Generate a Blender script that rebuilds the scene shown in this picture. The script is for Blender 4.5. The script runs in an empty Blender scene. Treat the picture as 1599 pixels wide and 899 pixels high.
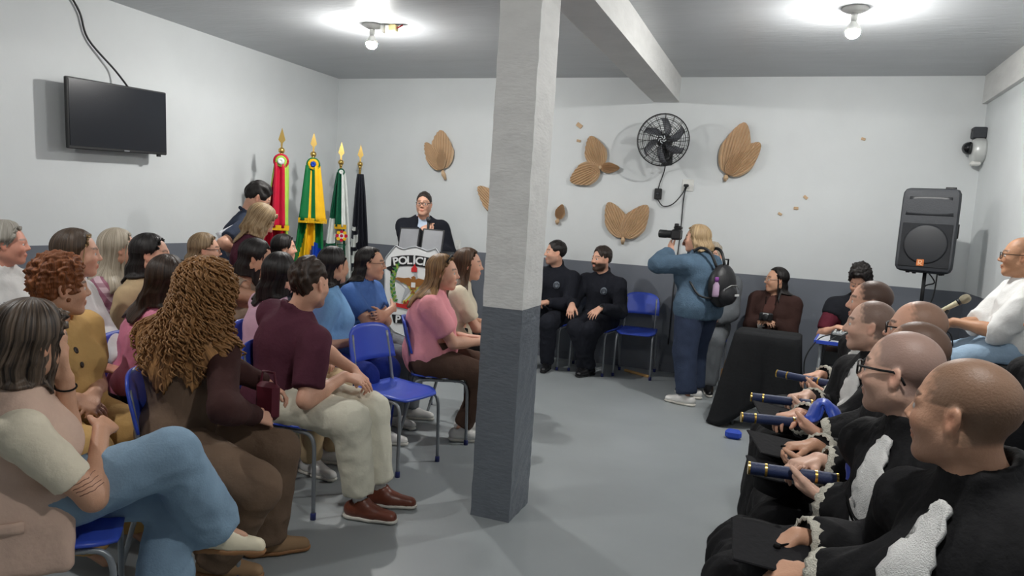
import bpy, math, random
import numpy as np
from mathutils import Vector, Matrix
random.seed(7)
PI = math.pi
SC = bpy.context.scene
COL = SC.collection
# ------------------------------------------------------------------ camera, light, exposure
cam_d = bpy.data.cameras.new('camera'); cam = bpy.data.objects.new('camera', cam_d); COL.objects.link(cam)
cam_d.sensor_width = 36.0; cam_d.lens = 1157.5/1599*36.0; cam_d.clip_start = 0.05
YAW, PITCH, ROLL = -0.3492, -0.0981, 0.0623
_f = Vector((math.sin(YAW)*math.cos(PITCH), math.cos(YAW)*math.cos(PITCH), math.sin(PITCH)))
_r = Vector((math.cos(YAW), -math.sin(YAW), 0)); _u = _r.cross(_f)
_r2 = math.cos(ROLL)*_r+math.sin(ROLL)*_u; _u2 = -math.sin(ROLL)*_r+math.cos(ROLL)*_u
cam.matrix_world = Matrix(((_r2.x,_u2.x,-_f.x,0),(_r2.y,_u2.y,-_f.y,0),(_r2.z,_u2.z,-_f.z,1.57),(0,0,0,1)))
SC.camera = cam
SC.view_settings.view_transform = 'Standard'; SC.view_settings.look = 'None'
SC.view_settings.gamma = 1.0; SC.view_settings.use_curve_mapping = False
SC.view_settings.exposure = 1.3
SC.cycles.use_denoising = True
SC.cycles.max_bounces = 6; SC.cycles.diffuse_bounces = 4; SC.cycles.glossy_bounces = 3
SC.cycles.caustics_reflective = False; SC.cycles.caustics_refractive = False
world = bpy.data.worlds.new('world'); SC.world = world; world.use_nodes = True
world.node_tree.nodes['Background'].inputs[0].default_value = (.8,.85,.9,1)
world.node_tree.nodes['Background'].inputs[1].default_value = 0.3
BULB_STRENGTH = 700.0
LAMPS = [(-3.45,5.62),(0.29,5.60),(-3.45,1.7),(0.29,1.5)]     # bulb holders on the ceiling (the last two are above and behind the camera)
D, XL, XR, H, HP, HB, YB = 7.958, -5.324, 1.602, 3.097, 1.115, 2.844, -3.0

# ------------------------------------------------------------------ materials
MATS = {}
def srgb(h):
    if isinstance(h, str):
        c = [int(h[i:i+2],16)/255 for i in (0,2,4)]
    else: c = [v/255 for v in h]
    return tuple(v/12.92 if v <= .04045 else ((v+.055)/1.055)**2.4 for v in c)+(1,)
def mat(name, col, rough=.6, metal=0, var=.08, vscale=6, bump=0, bscale=60, emit=0, stretch=(1,1,1), coat=0, attr=False, spec=.5, sheen=0, trans=0):
    if name in MATS: return MATS[name]
    m = bpy.data.materials.new(name); m.use_nodes = True; nt = m.node_tree; b = nt.nodes['Principled BSDF']
    c = srgb(col) if not isinstance(col, tuple) or len(col) == 3 else col
    b.inputs['Roughness'].default_value = rough; b.inputs['Metallic'].default_value = metal
    b.inputs['Specular IOR Level'].default_value = spec
    if sheen: b.inputs['Sheen Weight'].default_value = sheen
    if coat: b.inputs['Coat Weight'].default_value = coat
    if trans: b.inputs['Transmission Weight'].default_value = trans
    N = nt.nodes.new; L = nt.links.new
    tc = N('ShaderNodeTexCoord'); mp = N('ShaderNodeMapping'); mp.inputs['Scale'].default_value = stretch
    L(tc.outputs['Object'], mp.inputs['Vector'])
    if attr:
        a = N('ShaderNodeAttribute'); a.attribute_name = 'Col'; base = a.outputs['Color']
    else:
        r = N('ShaderNodeRGB'); r.outputs[0].default_value = c; base = r.outputs[0]
    if var:
        n = N('ShaderNodeTexNoise'); n.inputs['Scale'].default_value = vscale; n.inputs['Detail'].default_value = 5
        L(mp.outputs[0], n.inputs['Vector'])
        mr = N('ShaderNodeMapRange'); mr.inputs[1].default_value = .3; mr.inputs[2].default_value = .7
        mr.inputs[3].default_value = 1-var; mr.inputs[4].default_value = 1+var
        L(n.outputs[0], mr.inputs[0])
        mx = N('ShaderNodeVectorMath'); mx.operation = 'SCALE'; L(base, mx.inputs[0]); L(mr.outputs[0], mx.inputs['Scale'])
        L(mx.outputs[0], b.inputs['Base Color'])
    else: L(base, b.inputs['Base Color'])
    if bump:
        n2 = N('ShaderNodeTexNoise'); n2.inputs['Scale'].default_value = bscale; n2.inputs['Detail'].default_value = 3
        L(mp.outputs[0], n2.inputs['Vector'])
        bp = N('ShaderNodeBump'); bp.inputs['Strength'].default_value = bump; bp.inputs['Distance'].default_value = .01
        L(n2.outputs[0], bp.inputs['Height']); L(bp.outputs[0], b.inputs['Normal'])
    if emit:
        b.inputs['Emission Color'].default_value = c; b.inputs['Emission Strength'].default_value = emit
    MATS[name] = m; return m
def cloth(name, col, var=.07, bump=.25, bscale=45, rough=.85, **k): return mat(name, col, rough=rough, var=var, vscale=9, bump=bump, bscale=bscale, spec=.2, **k)
def stripes(name, c1, c2, scale, axis='X', c3=None, thr=.5):
    m = bpy.data.materials.new(name); m.use_nodes = True; nt = m.node_tree; b = nt.nodes['Principled BSDF']; N = nt.nodes.new; L = nt.links.new
    tc = N('ShaderNodeTexCoord'); w = N('ShaderNodeTexWave'); w.bands_direction = axis; w.inputs['Scale'].default_value = scale; w.inputs['Distortion'].default_value = .6; w.inputs['Detail Scale'].default_value=.5
    L(tc.outputs['Object'], w.inputs['Vector'])
    cr = N('ShaderNodeValToRGB'); cr.color_ramp.elements[0].color = srgb(c1); cr.color_ramp.elements[1].color = srgb(c2)
    cr.color_ramp.elements[0].position = thr-.06; cr.color_ramp.elements[1].position = thr+.06
    L(w.outputs['Color'], cr.inputs[0])
    if c3:
        w2 = N('ShaderNodeTexWave'); w2.bands_direction = 'Z'; w2.inputs['Scale'].default_value = scale; w2.inputs['Distortion'].default_value = .6
        L(tc.outputs['Object'], w2.inputs['Vector']); mx = N('ShaderNodeMix'); mx.data_type = 'RGBA'
        mp = N('ShaderNodeMapRange'); mp.inputs[1].default_value=.55; mp.inputs[2].default_value=.7; mp.inputs[4].default_value=.6; L(w2.outputs['Color'], mp.inputs[0])
        L(mp.outputs[0], mx.inputs[0]); L(cr.outputs[0], mx.inputs[6]); mx.inputs[7].default_value = srgb(c3); L(mx.outputs[2], b.inputs['Base Color'])
    else: L(cr.outputs[0], b.inputs['Base Color'])
    b.inputs['Roughness'].default_value = .85; return m
def hairmat(name, dark, light, rough=.42, ombre=None, scale=70, attr_v=True):
    """streaks that run along the strands (u across, v along the hair)"""
    if name in MATS: return MATS[name]
    m = bpy.data.materials.new(name); m.use_nodes = True; nt = m.node_tree; b = nt.nodes['Principled BSDF']; N = nt.nodes.new; L = nt.links.new
    uv = N('ShaderNodeUVMap'); uv.uv_map = 'UVMap'; mp = N('ShaderNodeMapping'); mp.inputs['Scale'].default_value = (scale,1.6,1)
    L(uv.outputs[0], mp.inputs[0]); n = N('ShaderNodeTexNoise'); n.inputs['Scale'].default_value = 1.0; n.inputs['Detail'].default_value = 4; n.inputs['Roughness'].default_value = .65
    L(mp.outputs[0], n.inputs['Vector'])
    cr = N('ShaderNodeValToRGB'); cr.color_ramp.elements[0].color = srgb(dark); cr.color_ramp.elements[1].color = srgb(light)
    cr.color_ramp.elements[0].position = .36; cr.color_ramp.elements[1].position = .68
    L(n.outputs[0], cr.inputs[0]); out = cr.outputs[0]
    if ombre:
        sp = N('ShaderNodeSeparateXYZ'); L(uv.outputs[0], sp.inputs[0]); mr = N('ShaderNodeMapRange'); mr.inputs[1].default_value = .35; mr.inputs[2].default_value = .8
        L(sp.outputs[1], mr.inputs[0]); mx = N('ShaderNodeMix'); mx.data_type = 'RGBA'; L(mr.outputs[0], mx.inputs[0]); L(out, mx.inputs[6])
        cr2 = N('ShaderNodeValToRGB'); cr2.color_ramp.elements[0].color = srgb(ombre[0]); cr2.color_ramp.elements[1].color = srgb(ombre[1]); cr2.color_ramp.elements[0].position=.36; cr2.color_ramp.elements[1].position=.68
        L(n.outputs[0], cr2.inputs[0]); L(cr2.outputs[0], mx.inputs[7]); out = mx.outputs[2]
    L(out, b.inputs['Base Color']); b.inputs['Roughness'].default_value = rough; b.inputs['Specular IOR Level'].default_value = .35
    bp = N('ShaderNodeBump'); bp.inputs['Strength'].default_value = .5; bp.inputs['Distance'].default_value = .006; L(n.outputs[0], bp.inputs['Height']); L(bp.outputs[0], b.inputs['Normal'])
    MATS[name] = m; return m

# ------------------------------------------------------------------ mesh building
def link(name, me, m, parent=None, smooth=False, loc=None):
    o = bpy.data.objects.new(name, me); COL.objects.link(o)
    if m is not None:
        for mm in (m if isinstance(m, (list,tuple)) else [m]): me.materials.append(mm)
    if parent is not None: o.parent = parent
    if loc is not None: o.location = loc
    if smooth: me.shade_smooth()
    return o
def np_mesh(name, V, Q, col=None):
    me = bpy.data.meshes.new(name); V = np.asarray(V, np.float32); Q = np.asarray(Q, np.int32); k = Q.shape[1] if len(Q) else 4
    me.vertices.add(len(V)); me.vertices.foreach_set('co', V.ravel())
    me.loops.add(Q.size); me.loops.foreach_set('vertex_index', Q.ravel())
    me.polygons.add(len(Q)); me.polygons.foreach_set('loop_start', np.arange(0,Q.size,k,dtype=np.int32))
    if col is not None:
        a = me.color_attributes.new('Col','FLOAT_COLOR','POINT'); a.data.foreach_set('color', np.asarray(col,np.float32).ravel())
    me.update(calc_edges=True); me.validate(); return me
def frame(d, up=(0,0,1)):
    d = Vector(d).normalized(); u = Vector(up)
    if abs(d.dot(u)) > .98: u = Vector((1,0,0))
    s = d.cross(u).normalized(); return d, s, s.cross(d).normalized()
class MB:
    def __init__(s): s.v = []; s.f = []; s.mi = []; s.M = Matrix()
    def add(s, vs, fs, mi=0):
        n = len(s.v); s.v += [tuple(s.M @ Vector(v)) for v in vs]; s.f += [tuple(i+n for i in f) for f in fs]; s.mi += [mi]*len(fs); return s
    def box(s, c, sz, rot=None, mi=0, bev=0):
        x,y,z = (q/2 for q in sz); b = min(bev, x*.9, y*.9, z*.9)
        if b <= 0:
            vs = [(i*x,j*y,k*z) for i in (-1,1) for j in (-1,1) for k in (-1,1)]
            fs = [(0,1,3,2),(4,6,7,5),(0,4,5,1),(2,3,7,6),(0,2,6,4),(1,5,7,3)]
        else:
            vs = []; fs = []
            ring = [(x-b,y),(x,y-b),(x,-y+b),(x-b,-y),(-x+b,-y),(-x,-y+b),(-x,y-b),(-x+b,y)]
            inn = [(px*(x-b)/x, py*(y-b)/y) for px,py in ring]
            for zz, rr in ((-z,inn),(-z+b,ring),(z-b,ring),(z,inn)): vs += [(px,py,zz) for px,py in rr]
            for k in range(3):
                for i in range(8): j=(i+1)%8; fs.append((k*8+j,k*8+i,k*8+8+i,k*8+8+j)[::-1])
            fs += [tuple(range(8)), tuple(range(31,23,-1))]
        if rot is not None: vs = [tuple(rot @ Vector(v)) for v in vs]
        return s.add([(v[0]+c[0],v[1]+c[1],v[2]+c[2]) for v in vs], fs, mi)
    def tube(s, pts, r, seg=8, mi=0, cap=True, closed=False):
        pts = [Vector(p) for p in pts]; n = len(pts); rs = r if isinstance(r,(list,tuple)) else [r]*n
        vs = []; up = None
        for i,p in enumerate(pts):
            if closed: d = pts[(i+1)%n]-pts[i-1]
            else: d = (pts[min(i+1,n-1)]-pts[max(i-1,0)])
            d.normalize()
            if up is None: _, a, b = frame(d)
            else:
                a = up-d*up.dot(d); a.normalize(); b = a.cross(d)
            up = a
            b = d.cross(a)
            for k in range(seg):
                t = 2*PI*k/seg; vs.append(tuple(p+(a*math.cos(t)+b*math.sin(t))*rs[i]))
        fs = []
        for i in range(n if closed else n-1):
            for k in range(seg):
                k2=(k+1)%seg; i2=(i+1)%n; fs.append((i*seg+k,i*seg+k2,i2*seg+k2,i2*seg+k))
        if cap and not closed: fs += [tuple(range(seg))[::-1], tuple(range((n-1)*seg,n*seg))]
        return s.add(vs, fs, mi)
    def lathe(s, prof, c=(0,0,0), axis=(0,0,1), seg=16, mi=0):
        d, a, b = frame(axis); c = Vector(c); vs = []; n = len(prof)
        for r,h in prof:
            for k in range(seg):
                t = 2*PI*k/seg; vs.append(tuple(c+d*h+(a*math.cos(t)+b*math.sin(t))*max(r,1e-4)))
        fs = [(i*seg+k, i*seg+(k+1)%seg, (i+1)*seg+(k+1)%seg, (i+1)*seg+k) for i in range(n-1) for k in range(seg)]
        fs += [tuple(range(seg))[::-1], tuple(range((n-1)*seg,n*seg))]
        return s.add(vs, fs, mi)
    def ball(s, c, r, seg=12, rings=8, mi=0):
        r = r if isinstance(r,(tuple,list)) else (r,r,r); vs=[]; fs=[]
        for i in range(rings+1):
            th = PI*i/rings
            for k in range(seg):
                ph = 2*PI*k/seg; vs.append((c[0]+r[0]*math.sin(th)*math.cos(ph), c[1]+r[1]*math.sin(th)*math.sin(ph), c[2]+r[2]*math.cos(th)))
        for i in range(rings):
            for k in range(seg): k2=(k+1)%seg; fs.append((i*seg+k,(i+1)*seg+k,(i+1)*seg+k2,i*seg+k2))
        return s.add(vs, fs, mi)
    def prism(s, poly, t, o=(0,0,0), u=(1,0,0), v=(0,0,1), mi=0):
        """2-D outline (counter-clockwise) in the plane u,v at o; thickness t towards u x v"""
        u=Vector(u); v=Vector(v); w=u.cross(v).normalized(); o=Vector(o); n=len(poly)
        vs=[tuple(o+u*a+v*b) for a,b in poly]+[tuple(o+u*a+v*b+w*t) for a,b in poly]
        fs=[tuple(range(n))[::-1], tuple(range(n,2*n))]+[(i,(i+1)%n,n+(i+1)%n,n+i) for i in range(n)]
        return s.add(vs,fs,mi)
    def sheet(s, P, mi=0, mifun=None, closed=False):
        """grid of points P[i][j]"""
        n=len(P); m=len(P[0]); base=len(s.v); s.v += [tuple(s.M @ Vector(p)) for row in P for p in row]
        for i in range(n if closed else n-1):
            for j in range(m-1):
                s.f.append((base+i*m+j, base+((i+1)%n)*m+j, base+((i+1)%n)*m+j+1, base+i*m+j+1)); s.mi.append(mifun(i,j) if mifun else mi)
        return s
    def build(s, name, m, parent=None, smooth=False, loc=None, solid=0):
        me = bpy.data.meshes.new(name); me.from_pydata(s.v, [], s.f)
        if any(s.mi): me.polygons.foreach_set('material_index', s.mi)
        me.validate(); me.update()
        o = link(name, me, m, parent, smooth, loc)
        if smooth == 'auto':
            me.shade_smooth(); me.set_sharp_from_angle(angle=.6)
        if solid:
            md = o.modifiers.new('solid','SOLIDIFY'); md.thickness = solid; md.offset = -1
        return o
def thing(name, label, cat, loc=(0,0,0), rz=0, group=None):
    o = bpy.data.objects.new(name, None); COL.objects.link(o); o.empty_display_size=.1
    o.location = loc; o.rotation_euler = (0,0,rz); o['label']=label; o['category']=cat
    if group: o['group']=group
    return o
def tag(o, label, cat, group=None):
    o['label']=label; o['category']=cat
    if group: o['group']=group
    return o
def struct(o): o['kind']='structure'; return o
def dup(root, loc, rz, label=None):
    r = root.copy(); COL.objects.link(r); r.location=loc; r.rotation_euler=(0,0,rz)
    if label: r['label']=label
    for ch in list(root.children):
        c=ch.copy(); COL.objects.link(c); c.parent=r
        for g in ch.children:
            d=g.copy(); COL.objects.link(d); d.parent=c
    return r
def bez(a,b,c,d,n=12):
    a,b,c,d=map(Vector,(a,b,c,d)); return [a*(1-t)**3+b*3*t*(1-t)**2+c*3*t*t*(1-t)+d*t**3 for t in (i/n for i in range(n+1))]
def smooth_path(pts, n=6):
    pts=[Vector(p) for p in pts]; out=[]
    for i in range(len(pts)-1):
        p0=pts[max(i-1,0)]; p1=pts[i]; p2=pts[i+1]; p3=pts[min(i+2,len(pts)-1)]
        for k in range(n):
            t=k/n; out.append(.5*((2*p1)+(p2-p0)*t+(2*p0-5*p1+4*p2-p3)*t*t+(3*p1-p0-3*p2+p3)*t**3))
    return out+[pts[-1]]
def text_mesh(txt, size, bold=0.0, ext=.001):
    cu=bpy.data.curves.new('lettering','FONT'); cu.body=txt; cu.size=size; cu.offset=bold; cu.extrude=ext; cu.align_x='CENTER'; cu.resolution_u=3
    o=bpy.data.objects.new('lettering',cu); COL.objects.link(o); dg=bpy.context.evaluated_depsgraph_get()
    me=bpy.data.meshes.new_from_object(o.evaluated_get(dg)); vs=[tuple(v.co) for v in me.vertices]; fs=[tuple(p.vertices) for p in me.polygons]
    bpy.data.objects.remove(o); return vs, fs
# ------------------------------------------------------------------ people: signed-distance bodies meshed by surface nets
f32 = np.float32
def nrm(v): v=np.asarray(v,float); return v/(np.linalg.norm(v)+1e-12)
def rotm(axis, deg):
    a=nrm(axis); t=math.radians(deg); K=np.array([[0,-a[2],a[1]],[a[2],0,-a[0]],[-a[1],a[0],0]]); return np.eye(3)+math.sin(t)*K+(1-math.cos(t))*K@K
class Cone:
    def __init__(s,a,b,r1,r2=None): s.a=np.asarray(a,float); s.b=np.asarray(b,float); s.r1=r1; s.r2=r1 if r2 is None else r2
    def bb(s): r=max(s.r1,s.r2); return np.minimum(s.a,s.b)-r, np.maximum(s.a,s.b)+r
    def d(s,x,y,z):
        x=x-f32(s.a[0]); y=y-f32(s.a[1]); z=z-f32(s.a[2]); ba=s.b-s.a; bb=float(ba@ba)+1e-12
        dot=x*f32(ba[0])+y*f32(ba[1])+z*f32(ba[2]); h=np.clip(dot*f32(1/bb),0,1)
        q=x*x+y*y+z*z-2*h*dot+h*h*f32(bb); return np.sqrt(np.maximum(q,0))-(f32(s.r1)+h*f32(s.r2-s.r1))
    def grow(s,e): return Cone(s.a,s.b,s.r1+e,s.r2+e)
class Ell:
    def __init__(s,c,r,R=None): s.c=np.asarray(c,float); s.r=np.asarray(r,float)*np.ones(3); s.R=np.eye(3) if R is None else R   # columns of R are the axes
    def bb(s): e=np.sqrt(((s.R*s.r)**2).sum(1)); return s.c-e, s.c+e
    def d(s,x,y,z):
        x=x-f32(s.c[0]); y=y-f32(s.c[1]); z=z-f32(s.c[2]); k0=0; k1=0
        for i in range(3):
            a=s.R[:,i]; q=(x*f32(a[0])+y*f32(a[1])+z*f32(a[2]))*f32(1/s.r[i]); q2=q*q; k0=k0+q2; k1=k1+q2*f32(1/s.r[i]**2)
        k0=np.sqrt(k0); k1=np.sqrt(k1)+f32(1e-6); return k0*(k0-1)/k1
    def grow(s,e): return Ell(s.c,s.r+e,s.R)
class Box:
    def __init__(s,c,h,R=None,rd=.01): s.c=np.asarray(c,float); s.h=np.asarray(h,float); s.R=np.eye(3) if R is None else R; s.rd=rd
    def bb(s): e=(np.abs(s.R)*s.h).sum(1)+s.rd; return s.c-e, s.c+e
    def d(s,x,y,z):
        x=x-f32(s.c[0]); y=y-f32(s.c[1]); z=z-f32(s.c[2]); o=0; m=None
        for i in range(3):
            a=s.R[:,i]; q=np.abs(x*f32(a[0])+y*f32(a[1])+z*f32(a[2]))-f32(s.h[i]-s.rd); o=o+np.maximum(q,0)**2; m=q if m is None else np.maximum(m,q)
        return np.sqrt(o)+np.minimum(m,0)-f32(s.rd)
    def grow(s,e): return Box(s.c,s.h+e,s.R,s.rd+e*.5)
class Plane:   # keeps the side where n.(p-c) < 0
    def __init__(s,c,n): s.c=np.asarray(c,float); s.n=nrm(n)
    def d(s,x,y,z): return (x-f32(s.c[0]))*f32(s.n[0])+(y-f32(s.c[1]))*f32(s.n[1])+(z-f32(s.c[2]))*f32(s.n[2])
class Sdf:
    def __init__(s): s.ops=[]
    def u(s,p,k=.02): s.ops.append(('u',p,k)); return s
    def us(s,ps,k=.02):
        for p in ps: s.ops.append(('u',p,k))
        return s
    def s(s_,p,k=.005): s_.ops.append(('s',p,k)); return s_
    def i(s,p): s.ops.append(('i',p,0)); return s
    def bounds(s):
        lo=np.full(3,9.); hi=-lo
        for o,p,k in s.ops:
            if o=='u': a,b=p.bb(); lo=np.minimum(lo,a); hi=np.maximum(hi,b)
        return lo,hi
    def at(s,P):
        x,y,z=(np.asarray(P,f32)[:,i] for i in range(3)); d=np.full(len(P),.3,f32)
        for o,p,k in s.ops: d=comb(o,d,p.d(x,y,z),k)
        return d
    def grid(s,xs,ys,zs):
        d=np.full((len(xs),len(ys),len(zs)),.1,f32); ax=(xs,ys,zs)
        for o,p,k in s.ops:
            if o=='i': d=np.maximum(d,p.d(xs[:,None,None],ys[None,:,None],zs[None,None,:])); continue
            lo,hi=p.bb(); m=k+.035
            sl=[slice(max(int(np.searchsorted(a,lo[i]-m)),0),int(np.searchsorted(a,hi[i]+m))) for i,a in enumerate(ax)]
            if any(q.stop<=q.start for q in sl): continue
            sl=tuple(sl); v=p.d(xs[sl[0]][:,None,None],ys[sl[1]][None,:,None],zs[sl[2]][None,None,:])
            d[sl]=comb(o,d[sl],v,k)
        return d
def comb(o,d,v,k):
    if o=='u':
        if k<=0: return np.minimum(d,v)
        h=np.maximum(k-np.abs(d-v),0)*f32(1/k); return np.minimum(d,v)-h*h*f32(k*.25)
    if o=='s':
        v=-v
        if k<=0: return np.maximum(d,v)
        h=np.maximum(k-np.abs(d-v),0)*f32(1/k); return np.maximum(d,v)+h*h*f32(k*.25)
    return np.maximum(d,v)
def lines(lo,hi,base,fine):
    out=[lo]; p=lo
    while p<hi:
        st=base
        for a,b,f in fine:
            if a<=p<=b: st=min(st,f)
            elif p<a<p+st: st=min(st,max(a-p,f))
        p+=st; out.append(p)
    return np.array(out,f32)
EDG=[(0,1),(2,3),(4,5),(6,7),(0,2),(1,3),(4,6),(5,7),(0,4),(1,5),(2,6),(3,7)]
def surfnet(d,xs,ys,zs):
    ins=d<0; s=[slice(None,-1),slice(1,None)]; c=np.zeros(tuple(n-1 for n in d.shape),np.uint8)
    for a in s:
        for b in s:
            for e in s: c+=ins[a,b,e]
    I,J,K=np.nonzero((c>0)&(c<8)); n=len(I)
    if n==0: return np.zeros((0,3)),np.zeros((0,4),int)
    val=np.empty((8,n),f32); pos=np.empty((8,n,3),f32); q=0
    for a in (0,1):
        for b in (0,1):
            for e in (0,1):
                val[q]=d[I+a,J+b,K+e]; pos[q,:,0]=xs[I+a]; pos[q,:,1]=ys[J+b]; pos[q,:,2]=zs[K+e]; q+=1
    acc=np.zeros((n,3),f32); cnt=np.zeros(n,f32)
    for a,b in EDG:
        m=(val[a]<0)!=(val[b]<0); t=np.where(m,val[a]/np.where(m,val[a]-val[b],1),0)[:,None]
        acc+=np.where(m[:,None],pos[a]+(pos[b]-pos[a])*t,0); cnt+=m
    V=acc/cnt[:,None]; ids=np.full(c.shape,-1,np.int32); ids[I,J,K]=np.arange(n); Q=[]
    def quads(e,flip_ids):
        g=np.nonzero(e); return g
    # x edges
    e=ins[:-1,1:-1,1:-1]!=ins[1:,1:-1,1:-1]; i,j,k=np.nonzero(e); j=j+1;k=k+1
    q=np.stack([ids[i,j-1,k-1],ids[i,j,k-1],ids[i,j,k],ids[i,j-1,k]],1); f=ins[i,j,k]; q[~f]=q[~f][:,::-1]; Q.append(q)
    e=ins[1:-1,:-1,1:-1]!=ins[1:-1,1:,1:-1]; i,j,k=np.nonzero(e); i=i+1;k=k+1
    q=np.stack([ids[i-1,j,k-1],ids[i-1,j,k],ids[i,j,k],ids[i,j,k-1]],1); f=ins[i,j,k]; q[~f]=q[~f][:,::-1]; Q.append(q)
    e=ins[1:-1,1:-1,:-1]!=ins[1:-1,1:-1,1:]; i,j,k=np.nonzero(e); i=i+1;j=j+1
    q=np.stack([ids[i-1,j-1,k],ids[i,j-1,k],ids[i,j,k],ids[i-1,j,k]],1); f=ins[i,j,k]; q[~f]=q[~f][:,::-1]; Q.append(q)
    return V,np.concatenate(Q)
def relax(V,Q,it=1,w=.5):
    n=len(V)
    for _ in range(it):
        acc=np.zeros((n,3)); c=np.zeros(n)
        for a,b in ((0,1),(1,2),(2,3),(3,0)):
            for p,q in ((a,b),(b,a)):
                for ax in range(3): acc[:,ax]+=np.bincount(Q[:,p],V[Q[:,q],ax],n)
                c+=np.bincount(Q[:,p],minlength=n)
        V=V*(1-w)+w*acc/np.maximum(c,1)[:,None]
    return V
def normals(V,Q):
    a=V[Q[:,2]]-V[Q[:,0]]; b=V[Q[:,3]]-V[Q[:,1]]; nn=np.cross(a,b); N=np.zeros((len(V),3))
    for i in range(4):
        for ax in range(3): N[:,ax]+=np.bincount(Q[:,i],nn[:,ax],len(V))
    return N/(np.linalg.norm(N,axis=1)[:,None]+1e-12)
class Wob:      # smooth pseudo-noise from rotated sines
    def __init__(s,seed,n=7):
        r=np.random.RandomState(seed); s.k=r.normal(size=(n,3)); s.k/=np.linalg.norm(s.k,axis=1)[:,None]; s.f=r.uniform(.6,1.7,n); s.p=r.uniform(0,6.28,n)
    def __call__(s,P,scale):
        sc=np.asarray(scale)*np.ones(3); o=0
        for k,f,p in zip(s.k,s.f,s.p): o=o+np.sin((P*sc)@k*f*6.28+p)
        return o/len(s.f)**.5
def mesh_sdf(sdf,base,fine=((),(),()),wr=0,wscale=(9,9,6),seed=1,it=1,pad=.012):
    lo,hi=sdf.bounds(); lo=lo-pad-base; hi=hi+pad+base
    xs,ys,zs=(lines(float(lo[i]),float(hi[i]),base,fine[i]) for i in range(3))
    V,Q=surfnet(sdf.grid(xs,ys,zs),xs,ys,zs)
    if len(V)==0: return V,Q
    V=relax(V.astype(float),Q,it)
    if wr:
        w=Wob(seed); n=normals(V,Q); a=w(V+.02*np.sin(V[:,[1,2,0]]*11),wscale)
        V=V+n*(wr*.55*(1-np.abs(a)*1.6).clip(-1,1))[:,None]
    return V,Q
def ik(a,t,l1,l2,pole):
    a=np.asarray(a,float); t=np.asarray(t,float); v=t-a; L=np.linalg.norm(v); v=v/(L+1e-9); L=min(L,(l1+l2)*.999); t=a+v*L
    x=(l1*l1-l2*l2+L*L)/(2*L); hgt=math.sqrt(max(l1*l1-x*x,0)); p=np.asarray(pole,float); p=p-v*(p@v); p=nrm(p); return a+v*x+p*hgt, t

def hand_prims(w, d, n, S=1.0, curl=35, spread=6, thumb=40, tcurl=25):
    """w wrist, d finger direction, n back-of-hand normal, S signed scale: +left hand / -right hand decides the thumb side"""
    s=abs(S); sg=1 if S>0 else -1
    d=nrm(d); n=nrm(np.asarray(n)-d*np.dot(n,d)); side=np.cross(n,d)*sg*-1.0     # points to the thumb
    P=[]; palm=[]
    offs=[.030,.010,-.010,-.029]; lens=[.070,.078,.072,.056]; rad=[.0088,.0092,.0088,.0078]
    for i in range(4):
        k=w+d*(.088-.004*abs(i-1.2))*s+side*offs[i]*s; palm.append(Cone(w+d*.008*s+side*offs[i]*.6*s,k,.0135*s,.0118*s))
        dd=nrm(d+side*math.tan(math.radians(spread))*(1.2-i)*.7); p=k; ang=curl*.7
        for j,f in enumerate((.45,.30,.25)):
            R=rotm(np.cross(dd,n)*-1, ang) ; v=R@dd
            if np.dot(v,n)>0 and ang>0: v=rotm(np.cross(dd,n),ang)@dd
            q=p+v*lens[i]*f*s; P.append(Cone(p,q,rad[i]*s*(1-.1*j),rad[i]*s*(.92-.1*j))); p=q; ang+=curl*(1.0 if j==0 else .7)
    b=w+d*.025*s+side*.022*s-n*.004*s
    v1=nrm(d*math.cos(math.radians(thumb))+side*math.sin(math.radians(thumb))-n*.25); m=b+v1*.042*s
    v2=nrm(v1*math.cos(math.radians(tcurl))+d*math.sin(math.radians(tcurl))-n*.2); m2=m+v2*.032*s; v3=nrm(v2+d*.3-n*.15); m3=m2+v3*.026*s
    T=[Cone(b,m,.016*s,.012*s),Cone(m,m2,.0112*s,.0098*s),Cone(m2,m3,.0098*s,.0082*s)]
    return palm,P,T

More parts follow.
